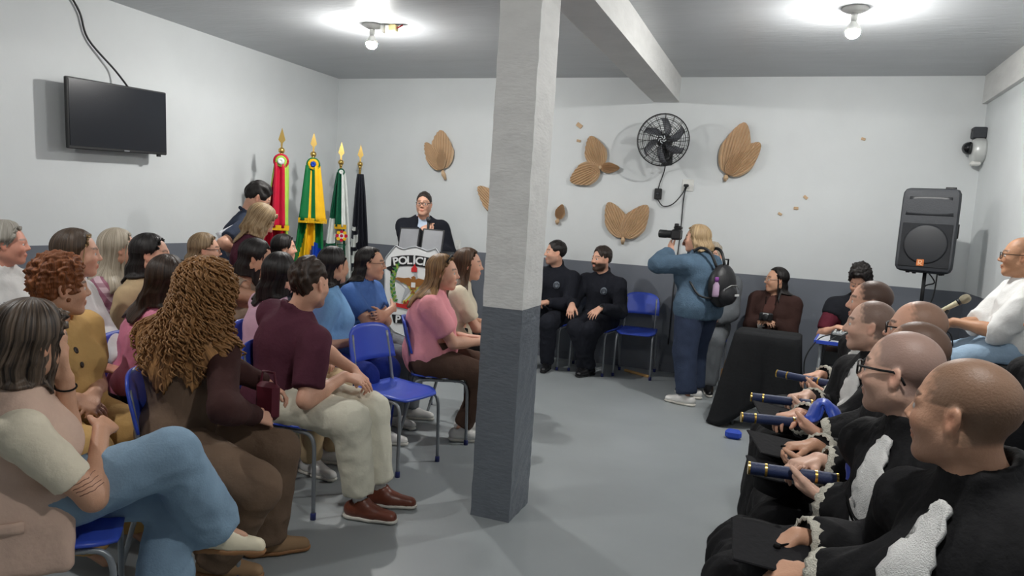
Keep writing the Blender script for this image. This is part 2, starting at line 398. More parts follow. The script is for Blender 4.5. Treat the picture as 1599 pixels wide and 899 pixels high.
SKINS={'light':'E0AC92','pale':'E3B8A2','tan':'CE9E82','brown':'BC8C6C','rosy':'DC9C86'}
class Person:
    def __init__(s, label, head, heading=0, pose='sit', sex='f', seat=.45, S=1.0, W=1.0, lean=2, slouch=6, twist=0, hy=0, hp=0, hr=0,
                 LH=None, RH=None, LF=None, RF=None, skin='light', q=2, group=None, seed=0, age=0, elb=(None,None), sidelean=0, belly=0, Lh={}, Rh={}, knee=(None,None), brow='3A2A20', hands=(1,1), name='person', hs=None, flip=False, thigh=1.0):
        s.seed=seed; s.sex=sex; s.q=q; s.pose=pose; s.S=S; s.W=W; m=sex=='m'
        s.vb={0:.0105,1:.0125,2:.0150,3:.0185}[q]; s.vh={0:.0049,1:.0061,2:.0078,3:.0098}[q]; s.vhand={0:.0049,1:.0059,2:.0080,3:.0115}[q]
        s.skin=srgb(SKINS.get(skin,skin)); s.brow=srgb(brow); s.seat=seat; s.belly=belly
        s.hs=hs or (1.0 if m else .94)
        cl=math.radians(lean); z0=seat+.095 if pose=='sit' else .92*S
        # torso scale so that the crown comes out right
        def spine(ts):
            def dr(a): return np.array([math.sin(a),math.sin(math.radians(sidelean)),math.cos(a)])
            p0=np.array([0,0,z0]); p1=p0+.14*ts*nrm(dr(cl*.7)); p2=p1+.17*ts*nrm(dr(cl)); p3=p2+.205*ts*nrm(dr(cl+math.radians(slouch)))
            nd=nrm(dr(cl+math.radians(slouch+12))); return p0,p1,p2,p3,nd,p3+nd*(.176 if m else .164)*s.hs
        ts=1.0
        for _ in range(12): ts*= 1+ (head[2]-spine(ts)[5][2])/.6
        ts=min(max(ts,.75),1.2); s.ts=ts
        s.p0,s.p1,s.p2,s.p3,s.nd,s.hc=spine(ts)
        h=math.radians(heading); s.h=h; c,sn=math.cos(h),math.sin(h)
        bx=head[0]-(c*s.hc[0]-sn*s.hc[1]); by=head[1]-(sn*s.hc[0]+c*s.hc[1]); s.base=(bx,by); s.heading=heading
        s.root=thing(name,label,'person',(bx,by,0),h,group)
        # frames
        def fr(z,tw):
            z=nrm(z); y=rotm((0,0,1),tw)@np.array([0,1,0]); x=nrm(np.cross(y,z)); y=np.cross(z,x); return np.stack([x,y,z],1)
        s.F0=fr(s.p1-s.p0,0); s.F1=fr(s.p2-s.p1,twist*.5); s.F2=fr(s.p3-s.p2,twist)
        wS=.168*W*(1.08 if m else .98)*min(S,1.05); up2=s.F2[:,2]
        s.sh=[s.p3-up2*.085*ts+s.F2[:,1]*wS*sg for sg in (1,-1)]
        hipw=.088*W*(.95 if m else 1.05)
        s.hip=[s.p0+np.array([0,hipw*sg,0]) for sg in (1,-1)]
        # arms
        ua,fa=.285*S,.245*S; s.arm=[]; s.ua=ua
        def W2L(t):
            if t is not None and len(t)==4:
                dx,dy=t[1]-bx,t[2]-by; return (c*dx+sn*dy,-sn*dx+c*dy,t[3])
            return t
        s.W2L=W2L; dH=[W2L(LH),W2L(RH)]; LF=W2L(LF); RF=W2L(RF)
        for i,sg in enumerate((1,-1)):
            t=dH[i]
            if t is None: t=(.33,.10*sg,seat+.215) if pose=='sit' else (.04,.26*sg*W,.78*S)
            t=np.array(t,float); pole=elb[i] if elb[i] is not None else np.array([-.5,.55*sg,-.6])
            e,t=ik(s.sh[i],t,ua,fa,pole); s.arm.append((s.sh[i],e,t))
        th,sh=.43*S*thigh,.41*S; s.leg=[]
        for i,sg in enumerate((1,-1)):
            t=(LF,RF)[i]
            if t is None: t=(.42*S*thigh,.11*sg,.085) if pose=='sit' else (0,.09*sg,.085)
            pole=knee[i] if knee[i] is not None else ((.8,.1*sg,1) if pose=='sit' else (1,0.08*sg,0))
            k,t=ik(s.hip[i],t,th,sh,pole); s.leg.append((s.hip[i],k,t))
        # head frame in local space: yaw about z, pitch (down +), roll
        Rh_=rotm((0,0,1),hy)@rotm((0,1,0),hp)@rotm((1,0,0),hr); s.HR=Rh_
        # hand spec
        s.hspec=[dict(Lh),dict(Rh)]; s.hands=hands
        s.build_lists()
    def L(s,p): return s.hc+s.HR@(np.asarray(p,float)*s.hs)     # head-space point -> local
    def C(s,a,b,r1,r2=None): h=s.hs; return Cone(s.L(a),s.L(b),r1*h,(r1 if r2 is None else r2)*h)
    def E(s,c,r,R=None): return Ell(s.L(c),np.asarray(r)*s.hs*np.ones(3),s.HR if R is None else s.HR@R)
    def torso(s,e=0,bust=1):
        m=s.sex=='m'; W=s.W; ts=s.ts; B=s.belly
        T=[Ell(s.p0+np.array([-.005,0,.0]),(.112*W+e,.168*W+e,.115+e),s.F0),
           Ell(s.p1+s.F0[:,0]*(.012+B*.5),(.100*W+e+B,.138*W+e+B*.6,.15*ts+e),s.F1),
           Ell(s.p2+s.F1[:,2]*.015+s.F1[:,0]*.004,(.110*W+e,(.158 if m else .142)*W+e,.165*ts+e),s.F2)]
        sh0,sh1=s.sh; up=s.F2[:,2]; mid=(sh0+sh1)/2+up*.004
        T+=[Cone(sh0*.88+mid*.12-up*.005,mid+s.F2[:,0]*-.01,.050*W**.5+e,.068*W**.5+e),Cone(sh1*.88+mid*.12-up*.005,mid+s.F2[:,0]*-.01,.050*W**.5+e,.068*W**.5+e)]
        nb=s.p3+up*.015
        T+=[Cone(nb,sh0*.65+mid*.35+up*.022,.040+e,.026+e),Cone(nb,sh1*.65+mid*.35+up*.022,.040+e,.026+e)]
        if not m and bust:
            for sg in (1,-1): T.append(Ell(s.p2+s.F2[:,0]*(.075*W+.012)+s.F2[:,1]*.066*sg*W-s.F2[:,2]*.0,(.062*W+e,.068*W+e,.068+e),s.F2))
        return T
    def armp(s,i,e=0,t1=1.0,fr=1.0):
        """upper arm / forearm cones; t1 in 0..2: 1 = elbow, 2 = wrist"""
        a,b,c=s.arm[i]; m=s.sex=='m'; k=(1.0 if m else .9)*s.W**.5*fr; r=[.053*k,.041*k,.040*k,.027*k]; out=[]
        t=min(t1,1); out.append(Cone(a,a+(b-a)*t,r[0]+e,r[0]+(r[1]-r[0])*t+e))
        if t1>1:
            t=t1-1; out.append(Cone(b,b+(c-b)*t,r[2]+e,r[2]+(r[3]-r[2])*t+e)); mm=b+(c-b)*.28
            if t>.3: out.append(Ell(mm,np.array([.043,.043,.075])*k+e,frame_np(c-b)))
        return out
    def legp(s,i,e=0,fr=1.0,t1=2.0,ank=None):
        a,b,c=s.leg[i]; k=fr*s.W**.7; out=[Cone(a,b,.088*k+e,.060*k+e)]
        if t1>1: t=t1-1; out+= [Cone(b,b+(c-b)*t,.057*k+e,(ank if ank else .040*k+(.017*k)*(1-t))+e)]
        if t1>=2 and not ank: out.append(Ell(b+(c-b)*.33-np.array([.012,0,0]),(.055*k+e,.052*k+e,.12+e),frame_np(c-b)))
        return out
    def build_lists(s):
        m=s.sex=='m'; b=Sdf()
        b.us(s.torso(0),.05)
        for i in (0,1):
            b.us(s.armp(i,0,2),.025)
            b.us(s.legp(i,0,.62),.02)
            b.u(Cone(s.leg[i][2],s.leg[i][2]+np.array([.10,0,-.045]),.03,.02),.02)
        b.u(Cone(s.p3+s.F2[:,2]*-.02,s.L((-.022,0,-.06)),.062 if m else .052,.056 if m else .046),.035)
        # head
        E,C=s.E,s.C
        b.u(E((-.014,0,.036),(.100,.076,.089)),.03)
        b.u(E((.030,0,-.025),(.062,.062,.085)),.04)
        j=.056 if m else .048
        for sg in (1,-1):
            b.u(C((-.012,j*sg,-.055),(.066,.016*sg,-.098),.020,.017 if m else .014),.04)
        b.u(C((.072,.008,-.101),(.072,-.008,-.101),.017 if m else .014),.02)
        for sg in (1,-1):
            b.u(E((.058,.040*sg,-.028),(.030,.024,.028)),.03)
            b.u(C((.086,.010*sg,.026),(.070,.048*sg,.022),.009),.018)
        for sg in (1,-1): b.s(E((.103,.032*sg,.006),(.020,.019,.012)),.014)
        for sg in (1,-1): b.u(E((.0770,.032*sg,.0135),(.0155,.0170,.0060)),.004); b.u(E((.0765,.032*sg,-.0085),(.0145,.016,.0055)),.004)
        b.u(C((.088,0,.018),(.112,0,-.024),.0075,.0118),.014)
        for sg in (1,-1): b.u(E((.101,.0125*sg,-.030),(.012,.0085,.0085)),.006)
        b.u(E((.0915,0,-.060),(.0125,.024,.008)),.008); b.u(E((.089,0,-.073),(.0125,.021,.0075)),.006)
        b.s(C((.104,.018,-.0665),(.104,-.018,-.0665),.0028),.004)
        for sg in (1,-1):
            Re=rotm((0,0,1),-22*sg)@rotm((0,1,0),-12)
            b.u(E((-.012,.079*sg,-.004),(.019,.0085,.032),Re),.006); b.s(E((-.007,.088*sg,.001),(.010,.007,.017),Re),.004); b.u(E((-.008,.080*sg,-.026),(.010,.007,.011)),.006)
        s.hboxes=[]
        for i,sg in enumerate((1,-1)):
            a,e,w=s.arm[i]; sp=s.hspec[i]; d=sp.pop('d',None); n=sp.pop('n',None)
            if d is None: d=nrm(nrm(w-e)+np.array([.3,-.25*sg,-.25]))
            if n is None: n=np.array([.1,.25*sg,1.])
            if not s.hands[i]: continue
            pal,fi,th=hand_prims(w,d,n,sg*(1.02 if m else .92)*s.S**.5,**sp)
            s.hspec[i]['d']=nrm(d); s.hspec[i]['n']=nrm(n)
            hp=Sdf(); b.us(pal,.014)
            for t in th: b.u(t,.008)
            for q in fi: b.u(q,.003)
            lo=np.min([q.bb()[0] for q in pal+fi+th],0); hi=np.max([q.bb()[1] for q in pal+fi+th],0); s.hboxes.append((lo,hi))
        s.body=b
    def fine(s):
        f=[[],[],[]]; c=s.hc
        for ax in range(3):
            f[ax].append((c[ax]-.14*s.hs,c[ax]+.145*s.hs,s.vh))
            for lo,hi in s.hboxes: f[ax].append((lo[ax]-.004,hi[ax]+.004,s.vhand))
        return f
    def emit(s,name,V,Q,m,parent=None,col=None,sm=True,label=None):
        if len(V)==0: return None
        me=np_mesh(name,V,Q,col); o=link(name,me,m,parent or s.root,sm)
        if label: o['label']=label
        return o
    def finish(s, scalp=None, beard=None, lips=None, hairline=None):
        V,Q=mesh_sdf(s.body,s.vb*1.25,s.fine(),it=1)
        n=len(V); col=np.tile(np.array(s.skin),(n,1)); U=((V-s.hc)@s.HR)/s.hs
        def mix(mask,c,a=1.0):
            w=np.clip(mask,0,1)[:,None]*a; col[:]=col*(1-w)+np.array(c)*w
        def blob(c,r,soft=.35): return np.clip((1-np.linalg.norm((U-np.array(c))/np.array(r),axis=1))/soft,0,1)
        near=np.linalg.norm(U,axis=1)<.2
        rose=np.array(s.skin)*np.array([1.02,.74,.68,1])
        for sg in (1,-1):
            mix(blob((.075,.045*sg,-.03),(.035,.035,.035),1.0),rose,.5); mix(blob((-.01,.083*sg,-.004),(.03,.02,.036),.8),rose,.55)
        mix(blob((.112,0,-.028),(.022,.02,.018),.8),rose,.5)
        lp=lips or (np.array(s.skin)*np.array([.86,.52,.50,1]))
        mix(blob((.098,0,-.066),(.02,.027,.0165),.4),lp,.85)
        for sg in (1,-1):
            t=np.clip(1-np.abs(U[:,2]-(.0305+.004*np.cos((U[:,1]*sg-.034)*60)))/.0065,0,1)*((U[:,1]*sg>.012)&(U[:,1]*sg<.056)&(U[:,0]>.05))
            mix(t*2,s.brow,.85)
        if scalp:
            c,a,front=scalp     # colour of the shaved hair, strength, forehead line
            hl=front+.0*U[:,2]
            bound=np.where(U[:,2]>.02, U[:,0]-(front-.55*(np.abs(U[:,1])/.075)**2*.03), U[:,0]-(-.005-(.02-U[:,2])*.35))
            mm=np.clip(.5-(bound+.006*Wob(s.seed+6)(U,45))/.022,0,1)*np.clip((U[:,2]+.072+np.clip(U[:,0],-.1,0)*.25)/.015,0,1)*near*(np.abs(U[:,1])<.081)
            ear=sum(blob((-.012,.086*sg,-.004),(.03,.016,.037),.3) for sg in (1,-1)); mm=mm*(1-np.clip(ear,0,1))
            nz=.5+.5*Wob(s.seed+5)(U,60); mix(mm,srgb(c),a*(.85+.15*nz.mean()))
        if beard:
            c,a=beard
            mm=np.clip((-.028-U[:,2])/.012,0,1)*near*np.clip((U[:,0]+.015)/.02,0,1)*np.clip((U[:,2]+.135)/.02,0,1)
            mm=mm*(1-blob((.098,0,-.067),(.018,.026,.013),.3))*np.clip(1-blob((.06,.038,-.035),(.04,.02,.02),.3)-blob((.06,-.038,-.035),(.04,.02,.02),.3),0,1)
            mix(mm,srgb(c),a)
        s.bo=s.emit('body',V,Q,M_SKIN,col=col)
        for sg in (1,-1):     # eyeballs
            e=MB(); c=s.L((.0790,.032*sg,.0025)); e.ball((0,0,0),.0128*s.hs,12,9)
            vv=np.array(e.v); fw=vv@np.array(s.HR@np.array([1,0,0]))/(.0128*s.hs)
            cc=np.where(fw[:,None]>.955,np.array((.01,.008,.006,1)),np.where(fw[:,None]>.84,np.array((.10,.05,.025,1)),np.array((.75,.72,.70,1))))
            me=bpy.data.meshes.new('eye'); me.from_pydata((vv+c).tolist(),[],e.f); a=me.color_attributes.new('Col','FLOAT_COLOR','POINT'); a.data.foreach_set('color',cc.astype(f32).ravel()); link('eye',me,M_EYE,s.root,True)
        return s
    # ---------------------------------------------------------------- garments
    def _seatcut(s,g):
        if s.pose=='sit': g.s(Box((-.02,0,s.seat-.12),(.30,.30,.118),rd=.004),.004)
    def shirt(s,m,sleeve=.62,e=.014,neck=.0,vneck=0,hem=.10,wr=.004,collar=False,name='shirt',loose=1.0,cuff=None,open_front=False,scale=(7,7,5),label=None,sl_e=.008,bell=0,res=1.0,extra=(),hemz=None,sub=()):
        g=Sdf(); g.us(s.torso(e),.05)
        if s.pose=='sit': g.u(Ell(s.p0+np.array([0,0,.05]),(.128*s.W+e,.178*s.W+e,.12),s.F0),.04)
        else: g.u(Ell(s.p0+np.array([0,0,.03]),(.125*s.W+e,.178*s.W+e,.17),s.F0),.04)
        if loose>1: g.u(Cone(s.p1,s.p2,(.125*s.W)*loose,.128*s.W*loose),.06)
        if s.belly: g.u(Ell(s.p1+np.array([.02+s.belly,0,-.03]),(.11*s.W+s.belly,.15*s.W,.12),s.F0),.05)
        if sleeve>0:
            for i in (0,1):
                g.us(s.armp(i,e+sl_e,min(sleeve,2)),.03)
                a,b,c=s.arm[i]
                # cut the open end of the sleeve flat
                d=nrm(b-a) if sleeve<=1 else nrm(c-b); p=(a+(b-a)*sleeve) if sleeve<=1 else (b+(c-b)*(min(sleeve,2)-1))
                R=frame_np(d); g.s(Box(p+d*.048,(.085,.085,.045),R,.002),.003)
        for p in extra: g.u(p,.04)
        up=s.F2[:,2]; fw=s.F2[:,0]; nb=s.p3+up*.03
        for p in sub: g.s(p,.006)
        g.s(Cone(nb+up*.0-fw*.005,nb+up*.16+fw*.03,.058+neck,.085+neck),.006)
        if vneck: g.s(Cone(nb+fw*.10,s.p3+fw*.135-up*vneck,.045,.012),.01)
        if collar:
            cp=[]
            for k in range(20):
                t=2*PI*k/20; cp.append(nb-up*.012+fw*(.066*math.cos(t)-.006-.004)+s.F2[:,1]*.066*math.sin(t)+up*(.018-.022*math.cos(t)))
            for k in range(20):
                if collar=='open' and k in (0,19): continue
                g.u(Cone(cp[k],cp[(k+1)%20],.0115),.006)
                if collar!='stand' : q0=cp[k]; dn=nrm(q0-nb)*.012-up*.022; g.u(Cone(q0,q0+dn,.007,.005),.010)
                else: g.u(Cone(cp[k]+up*.022,cp[(k+1)%20]+up*.022,.010),.008)
        if s.pose=='sit': g.i(Plane((0,0,(s.seat+.004) if hemz is None else hemz),(0,0,-1)) if hem else Plane(s.p0+np.array([0,0,.06]),(0,0,-1)))
        else: g.i(Plane(s.p0+np.array([0,0,-hem]),(0,0,-1)))
        s.gsh=g
        V,Q=mesh_sdf(g,s.vb*.95*res,wr=wr,wscale=scale,seed=s.seed+3)
        return s.emit(name,V,Q,m,label=label)
    def trousers(s,m,e=.012,flare=0,fr=1.0,wr=.004,name='trousers',hemz=0,label=None,short=2.0,scale=(8,8,8)):
        g=Sdf(); g.us(s.torso(e)[:2],.05); g.i(Plane(s.p1+s.F0[:,2]*.02,s.F0[:,2]))
        for i in (0,1):
            a,b,c=s.leg[i]; k=fr*s.W**.7; d=nrm(c-b); end=b+(c-b)*min(1,(short-1)) - d*(.02+hemz)
            g.u(Cone(a,b,.094*k+e,.070*k+e),.03); g.u(Cone(b,end,.069*k+e,.052*k+e+flare),.03)
            if short>=1.95: g.s(Box(end+d*(.07),(.12,.12,.045),frame_np(d),.002),.003)
            if short<1.95: g.s(Box(end+d*(.10),(.12,.12,.075),frame_np(d),.002),.003)
        s._seatcut(g); s.gtr=g
        V,Q=mesh_sdf(g,s.vb*1.12,wr=wr,wscale=scale,seed=s.seed+9); return s.emit(name,V,Q,m,label=label)
    def shoes(s,m,sole=None,high=False,name='shoe',yaw=(12,-12),pitch=(0,0),which=(0,1),long=1.0,lab=None):
        for i in which:
            a=s.leg[i][2]; b0=s.leg[i][1]; Y=rotm((0,0,1),yaw[i])@rotm((0,1,0),pitch[i]); o=a+Y@np.array([0,0,-.082])
            P=lambda x,y,z:o+Y@np.array([x*long,y,z])
            g=Sdf(); g.u(Cone(P(-.045,0,.045),P(.06,0,.038),.040,.040),.03); g.u(Cone(P(.06,0,.036),P(.165,.0,.026),.041,.034),.03)
            g.u(Cone(P(-.02,0,.05),P(.01,0,.085 if not high else .16),.040,.042),.03)
            g.i(Plane(P(0,0,.016),Y@np.array([0,0,-1.])))
            if not high: g.s(Cone(P(.0,0,.13),P(-.01,0,.09),.042,.03),.006)
            V,Q=mesh_sdf(g,.009 if s.q<2 else .0125); so=s.emit(name,V,Q,m,label=lab)
            g=Sdf(); g.u(Cone(P(-.045,0,.02),P(.06,0,.02),.045,.043),.02); g.u(Cone(P(.06,0,.02),P(.168,0,.02),.043,.036),.02); g.i(Plane(P(0,0,.022),Y@np.array([0,0,1.]))); g.i(Plane(P(0,0,.0),Y@np.array([0,0,-1.])))
            V,Q=mesh_sdf(g,.009 if s.q<2 else .0125,it=0); me=np_mesh('sole',V,Q); link('sole',me,sole or M_SOLE,so,True)
    def gown(s,m,wr=.006):
        e=.022; g=Sdf(); g.us(s.torso(e,0),.05); up=s.F2[:,2]; fw=s.F2[:,0]
        g.u(Cone(s.p1,s.p2,.15*s.W,.15*s.W),.06)
        for i,sg in enumerate((1,-1)):
            a,b,c=s.leg[i]; g.u(Cone(a+np.array([0,0,.01]),b+np.array([.02,0,.0]),.12,.105),.06)
            g.u(Cone(b+np.array([.02,0,0]),np.array([b[0]+.03,b[1]*1.1,.20]),.105,.13),.06); g.u(Cone(np.array([b[0]-.12,b[1],.4]),np.array([b[0]-.1,b[1],.2]),.1,.12),.05)
            A,B,W=s.arm[i]; g.u(Cone(A,B,.068,.082),.05); d=nrm(W-B); g.u(Cone(B,W-d*.03,.080,.066),.05)
            g.u(Cone(B-np.array([0,0,.03]),W-d*.05-np.array([0,0,.035]),.07,.06),.05); g.s(Box(W-d*.035+d*.048,(.11,.11,.045),frame_np(d),.002),.004)
        mid=(s.leg[0][1]+s.leg[1][1])/2; g.u(Cone(s.p0+np.array([.1,0,0]),mid+np.array([0,0,-.01]),.11,.10),.06); g.u(Cone(mid,np.array([mid[0]+.02,0,.2]),.09,.13),.05)
        nb=s.p3+up*.03
        for k in range(22):
            t0=2*PI*k/22; t1=2*PI*(k+1)/22
            f=lambda t,h:nb+up*(h-.03*math.cos(t)*.6)+fw*(.069*math.cos(t)-.002)+s.F2[:,1]*.067*math.sin(t)
            for hgt in (-.008,.014,.034): g.u(Cone(f(t0,hgt),f(t1,hgt),.0125),.012)
        g.s(Cone(nb+up*.03,nb+up*.16+fw*.03,.050,.060),.004)
        g.i(Plane((0,0,.10),(0,0,-1))); s.gsh=g
        V,Q=mesh_sdf(g,s.vb*1.05); w=Wob(s.seed+21); n=normals(V,Q)
        # soft pleats: ridges that run down the cloth
        ph=np.arctan2(V[:,1],V[:,0]-.05)*16+V[:,1]*70+2.5*w(V,(2,2,1.2)); am=wr*np.where(V[:,2]<s.p3[2]-.05,1,.3)
        V=V+n*(am*np.sin(ph)*.45+wr*.7*(1-1.5*np.abs(w(V,(5,5,4)))).clip(-1,1))[:,None]
        o=s.emit('gown',V,Q,m)
        for i in (0,1):    # lace cuffs
            A,B,W=s.arm[i]; d=nrm(W-B); R=frame_np(d); c0=W-d*.035-np.array([0,0,.012]); rows=[]
            for k in range(40):
                t=2*PI*k/40; rr=.066+.004*math.sin(k*2.4); v=R[:,0]*math.cos(t)+R[:,1]*math.sin(t); rw=[]
                for q,(dx,dr) in enumerate(((-.012,.012),(.0,.015),(.012,.012),(.024,.009+.005*math.sin(k*2.1)),(.020,.0))): rw.append(c0+d*dx+v*(rr+dr-.006))
                rows.append(rw)
            MB().sheet(rows,closed=True).build('lace_cuff',M_LACE,s.root,True)
        return o
    # ---------------------------------------------------------------- things laid on a garment
    def onsurf(s,sd,o,d,n=28):
        """march from points o along d (towards the body) until the surface sd; vectorised"""
        o=np.array(o,float); d=nrm(d)
        for _ in range(n): o=o+d*np.maximum(sd.at(o),-.01)[:,None]*.9
        return o
    def patch(s,name,m,poly_rows,sd=None,off=.006,parent=None,ruffle=0,thick=.003,label=None,F=None,orig=None,dirv=None):
        """rows of (side,up) coordinates on the chest (in the shoulder frame), projected from the front"""
        F=s.F2 if F is None else F; orig=s.p2 if orig is None else orig; sd=sd or s.gsh
        rows=[]; rnd=np.random.RandomState(s.seed+31)
        dv=-F[:,0] if dirv is None else np.asarray(dirv)
        pts=np.array([orig-dv*.35+F[:,1]*a+F[:,2]*b for row in poly_rows for a,b in row])
        P=s.onsurf(sd,pts,dv)-dv*off
        if ruffle: P=P-dv*(rnd.uniform(-1,1,(len(P),1))*ruffle)
        k=len(poly_rows[0]); rows=[P[i*k:(i+1)*k] for i in range(len(poly_rows))]
        b=MB().sheet(rows); o=b.build(name,m,parent or s.root,True); md=o.modifiers.new('solid','SOLIDIFY'); md.thickness=thick; md.offset=0
        if label: o['label']=label
        return o
    def jabot(s):
        ch=Sdf(); ch.us(s.torso(.030,0),.05); ch.u(Cone(s.p1,s.p2,.152*s.W,.152*s.W),.06); rows=[]
        for A,B,_ in s.arm: ch.u(Cone(A,A+(B-A)*.8,.070,.080),.05)
        for i in range(24):
            t=i/23; z=.195-.34*t; w=(.024+.034*min(1,t*2.2))*(1-.5*max(0,t-.6)/.4); row=[]
            for j in range(13): u=j/12*2-1; row.append((u*(w+.006*math.sin(i*1.9+u*3)),z-.018*u*u+.003*math.sin(i*2.7)))
            rows.append(row)
        F=s.F2; dv=-F[:,0]; pts=np.array([s.p2-dv*.35+F[:,1]*a+F[:,2]*b for r_ in rows for a,b in r_]); P1=s.onsurf(ch,pts,dv); P2=s.onsurf(s.gsh,pts,dv)
        dd=np.clip((P2-P1)@F[:,0],0,.045)[:,None]; P=P1+F[:,0]*(dd+.014); P=P+F[:,0]*np.random.RandomState(s.seed).uniform(-.0035,.0035,(len(P),1)); k=len(rows[0])
        j=MB().sheet([P[i*k:(i+1)*k] for i in range(len(rows))]).build('jabot',M_JABOT,s.root,True); md=j.modifiers.new('solid','SOLIDIFY'); md.thickness=.012; md.offset=0
        pts=[]
        for k in range(15): u=k/14*2-1; pts.append((u*.056,.02-.055*(1-u*u)))
        q=np.array([s.p2-dv*.35+F[:,1]*a+F[:,2]*b for a,b in pts]); q1=s.onsurf(ch,q,dv); q2=s.onsurf(s.gsh,q,dv); P=q1+F[:,0]*(np.clip((q2-q1)@F[:,0],0,.045)[:,None]+.036)
        MB().tube(smooth_path(P,2),.004,6).tube(smooth_path(P-s.F2[:,2]*.016,2),.0035,6).build('cord',M_BLACKCORD,s.root,True)
    def glasses(s,m=None,rim=.0022,col=None,lens=True,hgt=.019,wid=.027):
        m=m or M_GLASSF; b=MB(); le=MB()
        for sg in (1,-1):
            c=(.108,.033*sg,.004); pts=[]
            for k in range(20):
                t=2*PI*k/20; ca,sa=math.cos(t),math.sin(t); p=4
                rr=(abs(ca)**p+abs(sa)**p)**(-1/p); y=c[1]+wid*rr*ca; z=c[2]+hgt*rr*sa; x=c[0]-(abs(y)-.033)*.30*(1 if abs(y)>.033 else .3); pts.append(s.L((x,y,z)))
            b.tube(pts,rim*s.hs,6,closed=True)
            if lens: le.add([tuple(p) for p in pts]+[tuple(np.mean(pts,0))],[(i,(i+1)%20,20) for i in range(20)])
            b.tube([s.L(p) for p in ((.099,.060*sg,.012),(.085,.073*sg,.013),(.03,.079*sg,.012),(-.008,.082*sg,.014),(-.03,.081*sg,.0),(-.04,.079*sg,-.018))],rim*1.15*s.hs,6)
        b.tube([s.L(p) for p in ((.108,.008,.008),(.111,0,.010),(.108,-.008,.008))],rim*s.hs,6)
        o=b.build('glasses',m,s.root,True)
        if lens: le.build('lens',M_LENS,o,True)
    # ---------------------------------------------------------------- hair
    def short_hair(s,m,thick=.014,front=.062,top=.0,curl=0,side=-.018,nape=-.066,wr=.003,scale=(26,26,26),fwd=0,name='hair',ear=True,res=1.0,label=None):
        g=Sdf(); t=thick; E=s.E
        g.u(E((-.016,0,.038+top*.5),(.100+t*.8,.0775+t*.40,.088+t+top)),.02)
        if fwd: g.u(E((.05,0,.095+top),(.055,.06,.03+fwd)),.03)
        g.s(E((.115,0,-.035),(.115-front+.035,.084,.142)),.010)
        # below: sides stop at the ear, back runs to the nape
        g.i(Plane(s.L((0,0,side)),s.HR@nrm(np.array([(side-nape)/.09,0,-1.0]))))
        if ear:
            for sg in (1,-1): g.s(E((-.006,.085*sg,-.010),(.024,.03,.031)),.006)
        V,Q=mesh_sdf(g,s.vh*res,wr=0)
        if len(V):
            n=normals(V,Q); w=Wob(s.seed+41,9); U=((V-s.hc)@s.HR)/s.hs
            V=V+n*(.0012*Wob(s.seed+8,9)(U,(16,46,30)))[:,None]
            if curl: V=V+n*(curl*(w(V,(22,22,22))*.6+Wob(s.seed+2,9)(V,(42,42,42))*.5))[:,None]
            else: V=V+n*(wr*w(U+0*U,(10,30,14)))[:,None]
        o=s.emit(name,V,Q,m,label=label); uv_polar(o,s,V,Q); return o
    def long_hair(s,m,length=.36,vol=.018,face=58,part=0.0,wave=0,curl=0,wide=.0,groove=.005,nphi=132,back_off=.03,taper=1.0,fore=48,front_len=None,name='hair',label=None,ponytail=False,infront=True,seed=None,topv=0,side=.155):
        """strand sheet from the crown over the skull that hangs to `length` below the ear line and is kept off the clothes"""
        seed=s.seed if seed is None else seed; rnd=np.random.RandomState(seed+77); nt0,nt1=(14,22) if s.q<2 else (10,15)
        if s.q>=2: nphi=96
        ph=np.linspace(-PI,PI,nphi,endpoint=False); A=np.degrees(np.abs(ph))
        noise=np.zeros(nphi); 
        for f,a in ((7,.45),(13,.4),(23,.35),(37,.35),(53,.4)): noise+=a*np.sin(f*ph+rnd.uniform(0,6.28))
        rows=[]; c0=np.array([-.016,0,.036]); r=np.array([.100+vol,.0765+vol,.090+vol+topv])
        hang=np.clip((A-face)/9,0,1)
        lens=length*(.94+.08*np.sin(ph*7+seed)+.04*rnd.uniform(-1,1,nphi))*s.hs
        if front_len is not None: w=np.clip((A-face)/40,0,1); lens=lens*w+front_len*(1-w)
        pass
        thmax=np.where(A<face,fore+(92-fore)*np.clip((A-face*.55)/(face*.45),0,1)**1.5,92+8*np.clip((A-face)/60,0,1))
        for i in range(nt0+1):
            t=i/nt0; th=np.radians(thmax)*t
            q=np.stack([r[0]*np.sin(th)*np.cos(ph),r[1]*np.sin(th)*np.sin(ph),r[2]*np.cos(th)],1)
            edge=np.exp(-np.clip(A-face,0,90)/7.)*t**3; q=q*(1-edge*(vol*.65/.095))[:,None]; q[:,1]*=(1+.07*np.exp(-((A-97)/22)**2)*t**2)
            g=1+groove/.09*noise[:,None]*min(1,t*1.6)
            q=q*g+c0; q[:,2]+= -.012*np.exp(-(q[:,1]-part)**2/.00012)*(np.cos(ph)>-.6)*math.sin(math.pi*min(t*1.2,1))*.4
            rows.append(s.hc+(q@s.HR.T)*s.hs)
        P0=rows[-1]; ctr=s.hc+s.HR@(np.array([-.016,0,0])*s.hs); ctr2=s.p3+(s.F2[:,2])*.0
        rad=P0-ctr; rad[:,2]=0; rl=np.linalg.norm(rad,axis=1)[:,None]+1e-6; rdir=rad/rl
        wsd=np.clip((np.abs(rdir@s.F2[:,1])-.55)/.22,0,1); lens=lens*(1-wsd)+np.minimum(lens,side*s.hs)*wsd
